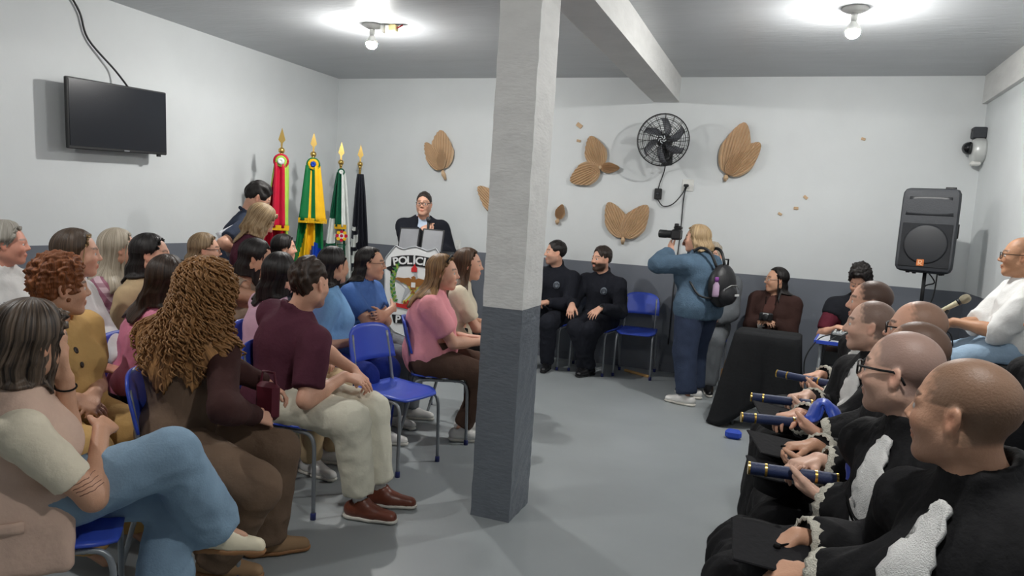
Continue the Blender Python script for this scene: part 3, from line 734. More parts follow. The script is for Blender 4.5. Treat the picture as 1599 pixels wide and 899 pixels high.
        for i in range(1,nt1+1):
            t=i/nt1; dz=(t*lens*hang)[:,None]
            tgt=rl*(1+.0*t)*(1+wide*math.sin(math.pi*min(t*1.1,1))) - (.012*math.sin(math.pi*min(1,t*2))) *taper
            p=np.array(ctr)[None,:]+rdir*tgt; p[:,2]=P0[:,2]-dz[:,0]
            dd=np.array([ctr2[0]-ctr[0],ctr2[1]-ctr[1],0])*min(1,t*1.6); p=p+dd[None,:]*hang[:,None]*.8
            if wave:
                w=wave*math.sin(t*9+seed)*min(1,t*2); p=p+rdir*(w*np.sin(ph*11)[:,None]+.6*wave*np.sin(t*22+ph*23)[:,None]*min(1,t*2))
            p=p+rdir*(groove*1.2*noise+.3*groove*np.sin(ph*53+t*3))[:,None]
            # keep off the shoulders, chest and back
            if hasattr(s,'gsh'):
                for _ in range(6):
                    d=s.gsh.at(p); bad=(d<.014)&(hang>.2)
                    if not bad.any(): break
                    p[bad]+=(rdir*np.array([1,.35,0])*(np.clip(.018-d,0,.03))[:,None]*1.1)[bad]
            rows.append(p)
        R=np.array(rows)          # (nt, nphi, 3)
        nt=len(R); V=R.reshape(-1,3); idx=np.arange(nt*nphi).reshape(nt,nphi)
        a=idx[:-1]; b=idx[1:]; Q=np.stack([a,b,np.roll(b,-1,1),np.roll(a,-1,1)],-1).reshape(-1,4)
        # drop the quads that collapse where nothing hangs over the face
        el=np.linalg.norm(V[Q[:,0]]-V[Q[:,1]],axis=1); Q=Q[el>5e-5]
        o=s.emit(name,V,Q,m,label=label)
        me=o.data; uv=me.uv_layers.new(name='UVMap'); li=np.empty(len(me.loops),np.int32); me.loops.foreach_get('vertex_index',li)
        uu=(li%nphi)/nphi; vv=(li//nphi)/nt; wrap=np.zeros(len(li),bool); uu=np.abs(uu*2-1)
        uv.data.foreach_set('uv',np.stack([uu,vv],1).astype(f32).ravel())
        md=o.modifiers.new('solid','SOLIDIFY'); md.thickness=.012; md.offset=-1; s.hairP=R; s.hairhang=hang
        return o
def frame_np(d):
    z=nrm(d); u=np.array([0,0,1.]) if abs(z[2])<.95 else np.array([1.,0,0]); x=nrm(np.cross(u,z)); return np.stack([x,np.cross(z,x),z],1)
def uv_polar(o,s,V,Q):
    if o is None: return
    me=o.data; uv=me.uv_layers.new(name='UVMap'); U=(V-s.hc)@s.HR/s.hs; li=np.empty(len(me.loops),np.int32); me.loops.foreach_get('vertex_index',li)
    u=np.abs(np.arctan2(U[:,1],U[:,0]+.02))/PI; v=np.clip(np.arccos(np.clip((U[:,2]-.03)/.12,-1,1))/PI,0,1)
    uv.data.foreach_set('uv',np.stack([u[li],v[li]],1).astype(f32).ravel())
# ------------------------------------------------------------------ shared materials
M_WHITE=mat('wall_paint_white',(216,220,221),rough=.55,var=.03,vscale=2.2,bump=.12,bscale=14)
M_GREY=mat('wall_paint_grey',(112,117,126),rough=.45,var=.05,vscale=2.5,bump=.12,bscale=14)
M_FLOOR=mat('floor_paint',(152,158,160),rough=.38,var=.07,vscale=1.6,bump=.05,bscale=9)
M_CEIL=mat('ceiling_paint',(172,175,178),rough=.34,var=.05,vscale=1.5,bump=.35,bscale=7,stretch=(1,4,1))
M_PW=mat('pillar_paint_white',(217,217,215),rough=.6,var=.05,vscale=5,bump=.32,bscale=26,stretch=(1,1,3))
M_PG=mat('pillar_paint_grey',(108,114,122),rough=.42,var=.06,vscale=5,bump=.45,bscale=24,stretch=(1,1,3))
M_BLUE=mat('blue_plastic',(56,82,190),rough=.33,var=.03,bump=.04,bscale=200)
M_STEEL=mat('grey_steel_tube',(140,145,150),rough=.35,metal=.35,var=.03)
M_BLACKP=mat('black_plastic',(30,31,33),rough=.45,var=.08)
M_DARKP=mat('charcoal_plastic',(52,55,60),rough=.55,var=.08,bump=.3,bscale=160)
M_GOLD=mat('brass',(205,172,98),rough=.28,metal=.85,var=.05)
M_PAPER=mat('kraft_paper',(202,172,138),rough=.85,var=.06,vscale=12)
M_WHITEP=mat('white_plastic',(226,226,222),rough=.4,var=.02)
M_BULB=mat('lit_bulb',(255,253,249),var=0,emit=BULB_STRENGTH); M_BULB2=mat('lit_weaker_bulb',(255,253,249),var=0,emit=BULB_STRENGTH*.6)
M_SKIN=mat('skin',(224,172,146),rough=.48,var=.035,vscale=26,attr=True,spec=.4,bump=.12,bscale=170)
M_EYE=mat('eye',(255,255,255),rough=.12,var=0,attr=True)
M_SOLE=mat('white_rubber',(226,222,212),rough=.6,var=.04)
M_LACE=cloth('ivory_lace',(226,222,208),bump=.9,bscale=260)
M_JABOT=cloth('white_terry',(240,240,238),var=.05,bump=.6,bscale=330)
M_BLACKCORD=cloth('black_cord',(14,14,15))
M_GLASSF=mat('black_acetate',(18,18,20),rough=.25,var=0)
M_LENS=bpy.data.materials.new('clear_lens'); M_LENS.use_nodes=True
def _lens(m):
    nt=m.node_tree; nt.nodes.clear(); o=nt.nodes.new('ShaderNodeOutputMaterial'); t=nt.nodes.new('ShaderNodeBsdfTransparent'); g=nt.nodes.new('ShaderNodeBsdfGlossy'); g.inputs['Roughness'].default_value=.05
    x=nt.nodes.new('ShaderNodeMixShader'); x.inputs[0].default_value=.08; nt.links.new(t.outputs[0],x.inputs[1]); nt.links.new(g.outputs[0],x.inputs[2]); nt.links.new(x.outputs[0],o.inputs[0])
_lens(M_LENS)
# ------------------------------------------------------------------ the room
XB=3.2
def wall(name,p0,p1,t_dir):
    """two-tone painted wall from p0 to p1 (x,y), thickness outwards"""
    b=MB(); x0,y0=p0; x1,y1=p1; t=Vector((t_dir[0],t_dir[1],0))*.15
    for z0,z1,mi in ((0,HP,1),(HP,H,0)):
        q=[Vector((x0,y0,z0)),Vector((x1,y1,z0)),Vector((x1,y1,z1)),Vector((x0,y0,z1))]; q2=[v+t for v in q]
        b.add([tuple(v) for v in q+q2],[(3,2,1,0),(4,5,6,7),(0,1,5,4),(1,2,6,5),(2,3,7,6),(3,0,4,7)],mi)
    return struct(b.build(name,[M_WHITE,M_GREY]))
wall('wall_back',(XL,D),(XR,D),(0,1)); wall('wall_left',(XL,YB),(XL,D),(-1,0)); wall('wall_right',(XR,D),(XR,YB),(1,0)); wall('wall_front',(XR,YB),(XL,YB),(0,-1))
struct(MB().box(((XL+XR)/2,(YB+D)/2,-.05),(XR-XL+.3,D-YB+.3,.1)).build('floor',M_FLOOR))
struct(MB().box(((XL+XR)/2,(YB+D)/2,H+.05),(XR-XL+.3,D-YB+.3,.1)).build('ceiling',M_CEIL))
def rough_box(x0,x1,y0,y1,z0,z1,nz,amp,seed,mi=0):
    """a cast concrete prism whose edges waver a little"""
    b=MB(); r=random.Random(seed); n=6; per=[]
    for k in range(n): per.append((x0+(x1-x0)*k/n,y0))
    for k in range(n): per.append((x1,y0+(y1-y0)*k/n))
    for k in range(n): per.append((x1-(x1-x0)*k/n,y1))
    for k in range(n): per.append((x0,y1-(y1-y0)*k/n))
    rows=[]
    for i in range(nz+1):
        z=z0+(z1-z0)*i/nz; rows.append([(px+r.uniform(-amp,amp),py+r.uniform(-amp,amp),z) for px,py in per])
    m=len(per); vs=[p for q in rows for p in q]; fs=[(i*m+k,i*m+(k+1)%m,(i+1)*m+(k+1)%m,(i+1)*m+k) for i in range(nz) for k in range(m)]+[tuple(range(m))[::-1],tuple(range(nz*m,nz*m+m))]
    return b.add(vs,fs,mi)
pb=MB(); q=rough_box(-1.415,-1.20,3.466,3.765,0,1.10,26,.0022,1); pb.add(q.v,q.f,1); q=rough_box(-1.415,-1.20,3.466,3.765,1.10,H,44,.0022,2); pb.add(q.v,q.f,0)
struct(pb.build('pillar',[M_PW,M_PG],smooth=False))
struct(rough_box(-1.446,-1.175,3.765,D,HB,H,2,.002,3).build('beam',M_PW))
struct(rough_box(-1.20,XR,3.466,3.66,2.66,H,2,.002,4).build('beam',M_PW))
struct(MB().box((XR-.02,(3.66+D)/2,(HB+H)/2),(.04,D-3.66,H-HB)).build('trim_1',M_PW))
struct(MB().box((XL+.006,(YB+D)/2,.04),(.012,D-YB,.08)).build('baseboard_left',M_GREY))
struct(MB().box(((XL+XR)/2,D-.006,.04),(XR-XL,.012,.08)).build('baseboard_back',M_GREY))
# lamps
def lamp(x,y,label,junction=False,mb=None):
    t=thing('ceiling_lamp',label,'lamp',(x,y,H))
    MB().lathe([(.02,0),(.085,0),(.085,-.012),(.055,-.03),(.03,-.036)],seg=20).build('ceiling_rose',M_WHITEP,t,True)
    MB().lathe([(.02,-.036),(.022,-.05),(.021,-.085),(.017,-.09)],seg=14).build('socket',M_WHITEP,t,True)
    MB().lathe([(.012,-.085),(.022,-.10),(.043,-.128),(.050,-.152),(.046,-.153)],seg=18).build('bulb_base',M_WHITEP,t,True); MB().lathe([(.047,-.153),(.0475,-.160),(.043,-.18),(.024,-.198),(.002,-.203)],seg=18).build('bulb',mb or M_BULB,t,True)
    if junction:
        MB().lathe([(.02,-.0),(.022,-.045),(.024,-.075),(.015,-.078)],(.10,.0,0),seg=12).build('empty_socket',M_WHITEP,t,True)
        MB().box((.19,.02,-.03),(.075,.05,.055),bev=.006).build('junction_box',mat('cream_plastic',(226,208,150),rough=.5),t)
        MB().tube([(.225,.02,-.03),(.25,.02,-.02),(.275,.03,-.002)],.007,6).build('red_wire',mat('red_wire',(190,60,66)),t,True)
lamp(*LAMPS[0],'white ceiling lamp with bare bulb beside a small cream junction box',True)
lamp(*LAMPS[1],'white round ceiling lamp with bare bulb near the right wall')
lamp(*LAMPS[2],'ceiling lamp with bare bulb above the seated audience, out of view at left',mb=M_BULB2)
lamp(*LAMPS[3],'ceiling lamp with bare bulb above the gowned graduates, out of view at right',mb=M_BULB2)
# television
M_SCREEN=mat('dark_screen',(26,30,38),rough=.22,var=.1,vscale=2)
t=thing('television','black flat television hanging tilted on the left wall','television',(XL,4.63,2.15)); t.rotation_euler=(math.radians(2.3),0,0)
MB().box((.15,0,0),(.035,.955,.535),bev=.006).build('casing',M_BLACKP,t); MB().box((.169,0,.006),(.004,.93,.50)).build('screen',M_SCREEN,t)
MB().box((.07,0,-.02),(.14,.22,.2),bev=.01).build('wall_mount',M_BLACKP,t); MB().box((.150,.40,-.276),(.02,.03,.018)).build('sensor',M_BLACKP,t); MB().box((.172,.05,-.256),(.003,.05,.008)).build('maker_plate',mat('silver_print',(170,172,178),rough=.3,metal=.6),t)
cb=[(XL+.02,4.23,H-.0),(XL+.02,4.37,2.93),(XL+.02,4.45,2.74),(XL+.05,4.68,2.54),(XL+.13,4.74,2.41)]
tag(MB().tube(smooth_path(cb),.008,6).build('power_cord',M_BLACKP,None,True),'black power cord running up the left wall from the television','cord')
# wall stain left of centre: part of the paint, tiny dents only
# fan
F=Vector((-1.25,7.60,2.41)); t=thing('wall_fan','black round wall fan with wire guard on the back wall','fan',F)
g=MB()
for k,r in enumerate([.03+.0195*i for i in range(12)]): g.tube([(r*math.cos(a),-.05+.045*(r/.26)**2-.02,r*math.sin(a)) for a in (2*PI*i/32 for i in range(32))],.0021,4,closed=True)
for k in range(18):
    a=2*PI*k/18; g.tube([(r*math.cos(a+.5*r),-.068+.045*(r/.26)**2,r*math.sin(a+.5*r)) for r in (.05,.12,.19,.255)],.0022,4)
g.build('front_guard',M_BLACKP,t,True)
g=MB().tube([(.258*math.cos(a),-.02,.258*math.sin(a)) for a in (2*PI*i/40 for i in range(40))],.007,6,closed=True); g.build('guard_rim',M_BLACKP,t,True)
g=MB()
for k in range(16):
    a=2*PI*k/16; g.tube([(r*math.cos(a),.10-.115*(r/.258)**3,r*math.sin(a)) for r in (.05,.13,.20,.256)],.003,4)
for r in (.10,.16,.215): g.tube([(r*math.cos(a),.10-.115*(r/.258)**3,r*math.sin(a)) for a in (2*PI*i/28 for i in range(28))],.0028,4,closed=True)
g.build('rear_guard',M_BLACKP,t,True)
for k in range(6):
    a=2*PI*k/6; b=MB(); rows=[]
    for i in range(7):
        r=.04+.185*i/6; w=.42*(.5+.5*math.sin(PI*min(1,i/6+.15)))
        rows.append([(r*math.cos(a+w*(u-.5)*1.5+.6*i/6),.03-.035*(u-.5),r*math.sin(a+w*(u-.5)*1.5+.6*i/6)) for u in (0,.33,.66,1)])
    b.sheet(rows).build('blade',mat('smoky_grey_plastic',(92,94,100),rough=.4),t,True,solid=.002)
MB().lathe([(.002,-.078),(.045,-.074),(.05,-.06),(.03,-.02)],axis=(0,1,0),seg=18).build('hub_cap',M_BLACKP,t,True)
b=MB()
for k in range(5):
    a=2*PI*k/5; b.tube([(.012*math.cos(a),-.079,.012*math.sin(a)),(.03*math.cos(a+.5),-.0785,.03*math.sin(a+.5)),(.041*math.cos(a+1.1),-.077,.041*math.sin(a+1.1))],.005,5)
b.build('hub_emblem',mat('pale_grey_print',(196,200,204),rough=.5),t,True)
MB().lathe([(.05,.03),(.075,.05),(.075,.15),(.05,.18)],axis=(0,1,0),seg=16).build('motor',M_BLACKP,t,True)
MB().box((0,.16,-.11),(.10,.12,.13),bev=.02).tube([(0,.2,-.08),(0,.28,-.14),(0,.345,-.14)],.022,8).box((0,.345,-.14),(.11,.02,.16),bev=.006).build('bracket',M_BLACKP,t,'auto')
tag(MB().tube(smooth_path([(-1.24,7.80,2.22),(-1.27,7.93,2.12),(-1.305,7.94,2.0),(-1.315,7.935,1.94)]),.006,6).build('fan_cord',M_BLACKP,None,True),'short black cord hanging from the fan to the black switch box','cord')
t=thing('switch_box','small black fan speed box on the white back wall','switch',(-1.315,D,1.885)); MB().box((0,-.022,0),(.075,.044,.115),bev=.006).build('case',M_BLACKP,t); MB().lathe([(.018,0),(.016,.012),(.005,.014)],(0,-.044,0),axis=(0,-1,0),seg=12).build('knob',M_DARKP,t,True)
t=thing('wall_socket','white wall socket with a black plug below the fan','socket',(-1.015,D,1.99)); MB().box((0,-.008,0),(.12,.016,.12),bev=.005).build('plate',M_WHITEP,t); MB().lathe([(.036,0),(.036,.008),(.03,.009)],(0,-.016,0),axis=(0,-1,0),seg=18).build('socket_ring',M_WHITEP,t,True); MB().box((-.012,-.045,-.005),(.05,.05,.028),bev=.006).build('plug',M_BLACKP,t)
tag(MB().tube(smooth_path([(-1.315,7.93,1.83),(-1.25,7.93,1.76),(-1.15,7.93,1.79),(-1.06,7.92,1.90),(-1.03,7.91,1.985)]),.006,6).build('looped_cord',M_BLACKP,None,True),'black looped cord between the fan switch box and the wall socket','cord')
tag(MB().tube(smooth_path([(-1.02,7.91,1.98),(-1.045,7.94,1.85),(-1.05,7.945,1.5),(-1.07,7.945,1.0),(-1.08,7.94,.3)]),.006,6).build('hanging_cord',M_BLACKP,None,True),'black cord hanging straight down the wall behind the photographer','cord')
t=thing('light_switch','small white wall plate on the paint line left of the pillar','switch',(-3.61,D,1.18)); MB().box((0,-.006,0),(.075,.012,.115),bev=.004).build('plate',M_WHITEP,t); MB().box((0,-.014,0),(.03,.008,.05),bev=.003).build('rocker',M_WHITEP,t)
# pleated paper leaves
def leaf(root,base,tip,w,yoff=.02,n=10,sq=.55,lab=None):
    bx,bz=base; L=math.hypot(tip[0]-bx,tip[1]-bz); ax=((tip[0]-bx)/L,(tip[1]-bz)/L); px=(ax[1],-ax[0]); b=MB(); rows=[]
    for i in range(n*2+1):
        u=i/(n*2)*2-1; top=L*(1-.52*abs(u)**1.8); row=[]
        for j in range(9):
            v=j/8; s=top*v; half=w/2*u*math.sin(PI*min(.5,.5*(v**sq)))*(1.0 if v<.75 else 1.0)
            half*=1-.0*v; y=-(yoff+(.022 if i%2 else 0)*min(1,v*2+.2)+.05*(1-abs(u))*v*(1-v)+.015)
            row.append((bx+ax[0]*s+px[0]*half,y,bz+ax[1]*s+px[1]*half))
        rows.append(row)
    o=b.sheet(rows).build('leaf',M_PAPER,root); md=o.modifiers.new('solid','SOLIDIFY'); md.thickness=.002; return o
def paper(label,c,leaves,knob=None):
    t=thing('paper_leaf_decoration',label,'decoration',(c[0],D,c[1]),0,'brown paper leaves on the back wall')
    for k,(b0,tp,w,yo) in enumerate(leaves): leaf(t,(b0[0]-c[0],b0[1]-c[1]),(tp[0]-c[0],tp[1]-c[1]),w,yo)
    if knob: 
        a,b2=knob; MB().tube([(a[0]-c[0],-.03,a[1]-c[1]),((a[0]+b2[0])/2-c[0],-.04,(a[1]+b2[1])/2-c[1]),(b2[0]-c[0],-.025,b2[1]-c[1])],[.012,.026,.014],8).build('tied_stem',M_PAPER,t,True)
paper('three layered brown paper leaves on the wall above and right of the speaker',(-3.85,2.04),[((-3.848,2.04),(-3.885,2.50),.32,.02),((-3.85,2.04),(-4.07,2.35),.20,.035),((-3.845,2.04),(-3.846,2.28),.12,.05)],((-3.845,2.05),(-3.80,1.93)))
paper('three brown paper leaves spread like a propeller, left of the wall fan',(-1.96,2.137),[((-1.96,2.137),(-2.09,2.47),.25,.02),((-1.96,2.137),(-2.28,1.975),.26,.025),((-1.96,2.137),(-1.742,2.138),.12,.02)],((-1.985,2.14),(-1.935,2.135)))
paper('three tall brown paper leaves on the wall right of the fan',(-.63,2.13),[((-.629,2.11),(-.50,2.64),.31,.02),((-.62,2.11),(-.335,2.44),.25,.03),((-.625,2.11),(-.50,2.345),.16,.045)],((-.63,2.12),(-.645,2.05)))
paper('two brown paper leaves in a V shape with a dangling stem below the fan',(-1.64,1.42),[((-1.644,1.40),(-1.84,1.77),.26,.02),((-1.64,1.40),(-1.41,1.76),.27,.03)],((-1.643,1.42),(-1.652,1.33)))
paper('single small brown paper leaf just right of the pillar',(-2.39,1.555),[((-2.391,1.55),(-2.350,1.72),.12,.02)],((-2.392,1.56),(-2.405,1.50)))
paper('brown paper leaf half hidden by the left side of the pillar',(-3.03,1.57),[((-3.03,1.57),(-3.375,1.87),.24,.02)])
for i,(x,z,r,a,lb) in enumerate([(-2.231,2.585,.07,.6,'scrap of brown tape high on the wall, topmost of the scraps'),(-2.226,2.419,.045,.2,'scrap of brown tape on the wall beside the propeller-shaped paper leaves'),(.603,2.505,.04,.3,'lone scrap of brown tape high on the wall above the loudspeaker side'),(-.085,1.746,.04,.5,'lowest scrap of brown tape on the wall right of the photographer'),(.06,1.811,.045,.0,'middle scrap of brown tape on the wall right of the photographer'),(.139,1.923,.045,.7,'upper scrap of brown tape on the wall right of the photographer')]):
    rt=Matrix.Rotation(a,4,'Y'); o=MB().box((x,D-.008,z),(r,.012,r*.62),rot=rt.to_3x3(),bev=.003).build('tape_scrap',M_PAPER); tag(o,lb,'tape','brown tape scraps on the back wall')
# dome camera and box
t=thing('security_camera','white dome security camera in the right corner under a grey box','camera',(XR,7.85,2.41))
MB().lathe([(.11,0),(.115,-.02),(.115,-.075),(.095,-.10),(.06,-.105)],axis=(-1,0,0) and (1,0,0),seg=20).build('housing',mat('silver_white_plastic',(205,207,205),rough=.35,metal=.2),t,True)
MB().ball((-.125,0,.02),.058,14,10).build('dome',mat('smoked_dome',(16,17,20),rough=.08,coat=.5),t,True)
MB().box((-.06,0,-.115),(.08,.10,.04),bev=.01).build('bracket',M_WHITEP,t)
t=thing('wall_box','small dark grey box above the white dome security camera','box',(XR,7.87,2.57)); MB().box((-.055,0,0),(.11,.12,.10),bev=.008).build('case',M_DARKP,t); MB().box((-.112,0,.02),(.004,.05,.02)).build('vent',M_BLACKP,t)
# ------------------------------------------------------------------ flags
M_FG=cloth('flag_green',(22,112,62),rough=.45); M_FY=cloth('flag_yellow',(238,186,32),rough=.45); M_FB=cloth('flag_blue',(28,70,176),rough=.45); M_FR=cloth('flag_red',(190,26,56),rough=.4); M_FL=cloth('flag_lime',(166,204,84),rough=.5)
M_FW=cloth('flag_white',(226,230,226),rough=.5); M_FK=cloth('flag_black',(38,40,48),rough=.6); M_FD=cloth('flag_dark_green',(20,88,62),rough=.5)
def flag(label,x,y,top,clothmats,cf,ribbon=None,rosette=None,z0=.72,w0=.10,w1=.30,rz=.64,emblem=None,lean=0):
    t=thing('flag',label,'flag',(x,y,0),rz,'flags on poles in the left corner'); zt=top-.30
    MB().tube([(0,0,.04),(0,0,zt+.02)],.014,10).build('pole',M_GOLD,t,True)
    MB().lathe([(.14,0),(.14,.025),(.05,.05),(.02,.09)],seg=20).build('base',M_BLACKP,t,True)
    MB().ball((0,0,zt+.075),.032,12,9).lathe([(.012,.0),(.02,.02),(.012,.045)],(0,0,zt+.02),seg=12).build('ball',M_GOLD,t,True)
    MB().prism([(-.008,0),(.008,0),(.010,.045),(.034,.075),(.0,.195),(-.034,.075),(-.010,.045)],.012,(0,.006,zt+.105)).build('spearhead',M_GOLD,t)
    nu,nv=40,26; rows=[]
    for i in range(nu+1):
        u=i/nu; row=[]
        for j in range(nv+1):
            v=j/nv; w=w0+(w1-w0)*v**.8; x2=(u-.5)*w+lean*v; y2=-.035-.045*math.sin(u*PI*7+.6*v)*(.35+.65*v)-.02*math.sin(u*3+v*2); row.append((x2+.008*math.sin(u*21+v*3),y2,zt-.04-(zt-.04-z0)*v-.02*math.sin(u*9)*v))
        rows.append(row)
    MB().sheet(rows,mifun=lambda i,j:cf((i+.5)/nu,(j+.5)/nv)).build('flag_cloth',clothmats,t,True,solid=.004)
    if ribbon:
        ms,edges,zb,wr=ribbon; rows=[]
        for i in range(19):
            u=i/18; row=[]
            for j in range(15): v=j/14; w=wr[0]+(wr[1]-wr[0])*v; row.append(((u-.5)*w+.012*v,-.105-.03*v-.012*math.sin(u*12),zt-.05-(zt-.05-zb)*v))
            rows.append(row)
        o=MB().sheet(rows,mifun=lambda i,j:sum((i+.5)/18>e for e in edges)).build('ribbon',ms,t,True,solid=.004)
        fr=MB(); w=wr[1]
        for k in range(24): u=k/23-.5; fr.box((u*w+.012,-.139,zb-.0),(.009,.012,.05))
        fr.build('fringe',M_FY if rosette else M_FW,o)
    if rosette:
        b=MB()
        for k,(m,r,ri) in enumerate(rosette):
            rows=[]
            for i in range(49):
                a=2*PI*i/48; rows.append([(rr*math.cos(a),-.10-.012*k-.006*((i%2)*2-1)*(rr/.06),zt-.035+rr*math.sin(a)) for rr in (ri,(r+ri)/2,r)])
            b.sheet(rows,mi=k)
        b.build('rosette',[m for m,_,_ in rosette],t,True,solid=.004)
    if emblem: emblem(t,zt)
    return t
flag('crimson flag with red and lime rosette, leftmost of the flags in the corner',-4.8,6.22,2.29,[M_FR,M_FL,M_FW],lambda u,v:(1 if u>.86 or u<.05 else (2 if u>.62 and v>.62 else 0)),([M_FR,M_FL],[.75],1.30,(.12,.16)),[(M_FR,.075,.045),(M_FL,.055,.03),(M_FW,.034,.002)],w0=.12,w1=.30,lean=-.05)
def bra(u,v):
    if v>.60 and (u-.72)**2/.05+(v-.82)**2/.025<1: return 2
    return 1 if (abs(u-.48)<.30*(v-.25)/.5 and v>.30) else 0
flag('green and yellow flag with a blue disc and gold-fringed striped ribbon',-4.75,6.68,2.30,[M_FG,M_FY,M_FB],bra,([M_FG,M_FY,M_FG,M_FY],[.34,.42,.62],1.38,(.15,.28)),[(M_FG,.07,.045),(M_FY,.056,.02),(M_FB,.028,.002)],w0=.13,w1=.36,lean=-.01)
def emb(t,zt):
    b=MB(); c=(.03,-.12,1.22); 
    for k in range(8): a=2*PI*k/8; b.lathe([(.02,0),(.02,.006)],(c[0]+.048*math.cos(a),c[1],c[2]+.048*math.sin(a)),axis=(0,-1,0),seg=8,mi=1 if k%2 else 0)
    b.lathe([(.05,0),(.05,.004)],c,axis=(0,-1,0),seg=16,mi=2); b.lathe([(.018,0),(.018,.009)],c,axis=(0,-1,0),seg=10,mi=0); b.box((c[0],c[1]-.0,c[2]-.10),(.10,.006,.012),mi=3).box((c[0],c[1],c[2]-.125),(.08,.006,.010),mi=3)
    b.build('emblem',[M_FR,M_FY,M_FW,M_FD],t)
flag('dark green and white flag with a small star emblem in the corner',-4.75,7.20,2.26,[M_FD,M_FW],lambda u,v:(1 if (u<.5 and .42<v<.66) or u>.80 or (.45<u<.7 and v>.5) else 0),([M_FD,M_FW],[.62],1.32,(.06,.12)),[(M_FD,.04,.02),(M_FW,.024,.002)],w0=.08,w1=.36,emblem=emb)
flag('black and white flag, rightmost and furthest of the flags in the corner',-4.72,7.55,2.27,[M_FK,M_FW],lambda u,v:(1 if (u<.45 and v>.50 and math.sin(v*40+u*6)>-.3) else 0),w0=.06,w1=.27,lean=.04)
# ------------------------------------------------------------------ lectern with the shield
M_SHW=mat('printed_white',(226,228,228),rough=.45,var=.02); M_PK=mat('printed_black',(26,27,30),rough=.5,var=.03); M_PR=mat('printed_red',(196,42,44),rough=.5); M_PG2=mat('printed_green',(56,122,62),rough=.5); M_PGL=mat('printed_light_green',(134,160,70),rough=.5); M_PBR=mat('printed_brown',(150,98,46),rough=.5); M_PGR=mat('printed_grey',(172,176,180),rough=.5); M_PYE=mat('printed_olive',(196,188,86),rough=.5)
t=thing('lectern','white lectern with a large police shield on its front','lectern',(-3.45,6.62,0),math.radians(10))
MB().box((0,.22,.54),(.50,.34,1.08),bev=.01).build('body',mat('lectern_white',(200,200,198),rough=.5),t)
MB().box((0,.2,1.10),(.58,.44,.035),rot=Matrix.Rotation(.14,3,'X'),bev=.008).build('top_board',M_DARKP,t)
half=[(0,1.20),(-.06,1.185),(-.12,1.165),(-.17,1.178),(-.205,1.195),(-.25,1.14),(-.30,1.075),(-.318,1.02),(-.312,.95),(-.302,.86),(-.30,.74),(-.308,.62),(-.305,.52),(-.27,.42),(-.18,.33),(0,.27)]
out=half+[(-x,z) for x,z in half[-2:0:-1]]
sp=MB().prism(out,.03,(0,.0,0)).build('shield_panel',M_SHW,t)
edge=[( x*1.0,-.034,z) for x,z in out]; MB().tube(edge,.006,6,closed=True).build('rim',M_PGR,sp)
def flat(pts,m,name,y=-.035,th=.004): return MB().prism(pts,th,(0,y+.004,0)).build(name,m,sp)
def arc(x0,x1,zb,rise,h,n=10): 
    top=[(x0+(x1-x0)*i/n, zb+rise*(1-(2*i/n-1)**2)) for i in range(n+1)]; return top,[(x,z-h) for x,z in top]
tp,bt=arc(-.245,.245,1.075,.035,.105); b=MB()
b.prism(tp[::-1]+bt,.004,(0,-.032,0)); b.prism([(-.245,.99),(-.245,.93),(-.30,.965)][::-1],.003,(0,-.031,0)).prism([(-.25,.985),(-.205,.955),(-.245,.89)][::-1],.003,(0,-.031,0)); b.prism([(.245,.99),(.30,.965),(.245,.93)][::-1],.003,(0,-.031,0)); b.build('banner',M_PK,sp)
def letters(txt,size,xs,zf,rotf,m,y=-.041):
    b=MB()
    for ch,x in zip(txt,xs):
        vs,fs=text_mesh(ch,size,bold=size*.028); a=rotf(x); ca,sa=math.cos(a),math.sin(a)
        b.add([(x+ca*vx*1.08-sa*vy, y-vz, zf(x)+sa*vx*1.08+ca*vy) for vx,vy,vz in vs],fs)
    b.build('lettering',m,sp)
letters('POLÍCIA',.108,[-.19,-.118,-.052,-.003,.046,.098,.155],lambda x:.988+.035*(1-(x/.245)**2),lambda x:-2*.035*x/.245**2*1.0,M_SHW)
flat([(-.215,.50),(-.19,.415),(.19,.415),(.215,.50)][::-1],M_PK,'banner'); letters('PENAL',.105,[-.145,-.072,0,.07,.14],lambda x:.422,lambda x:0,M_SHW)
st=[]; sg=[]
for k in range(10):
    a=PI/2+PI*k/5; r=.205 if k%2==0 else .085; st.append((r*math.cos(a),.80+r*math.sin(a)))
flat(st,M_SHW,'star',-.036); b=MB()
for k in range(5):
    a=PI/2+2*PI*k/5; a2=a-PI/5; b.prism([(0,.80),(.085*math.cos(a2),.80+.085*math.sin(a2)),(.205*math.cos(a),.80+.205*math.sin(a))],.002,(0,-.0385,0))
b.build('star_shade',M_PGR,sp)
b=MB().prism([(-.03,.945),(.03,.945),(.032,.985),(.012,1.005),(.005,1.03),(-.01,1.0),(-.03,.98)],.003,(0,-.041,0)); b.build('red_cap',M_PR,sp)
b=MB()
for s in (1,-1):
    w=[(s*.0,.86),(s*.05,.885),(s*.10,.875),(s*.17,.88),(s*.20,.862),(s*.15,.845),(s*.13,.83),(s*.09,.828),(s*.06,.80),(s*.0,.80)]; b.prism(w if s<0 else w[::-1],.003,(0,-.042,0))
b.prism([(-.03,.77),(.03,.77),(.035,.84),(.02,.87),(.02,.895),(.0,.905),(-.025,.892),(-.02,.87),(-.035,.84)],.004,(0,-.044,0)); b.prism([(-.03,.72),(0,.77),(.03,.72),(0,.735)],.004,(0,-.044,0)); b.build('eagle',M_PBR,sp)
flat([(-.022,.79),(.022,.79),(.022,.84),(-.022,.84)],M_SHW,'eagle_breast',-.049)
r=random.Random(4)
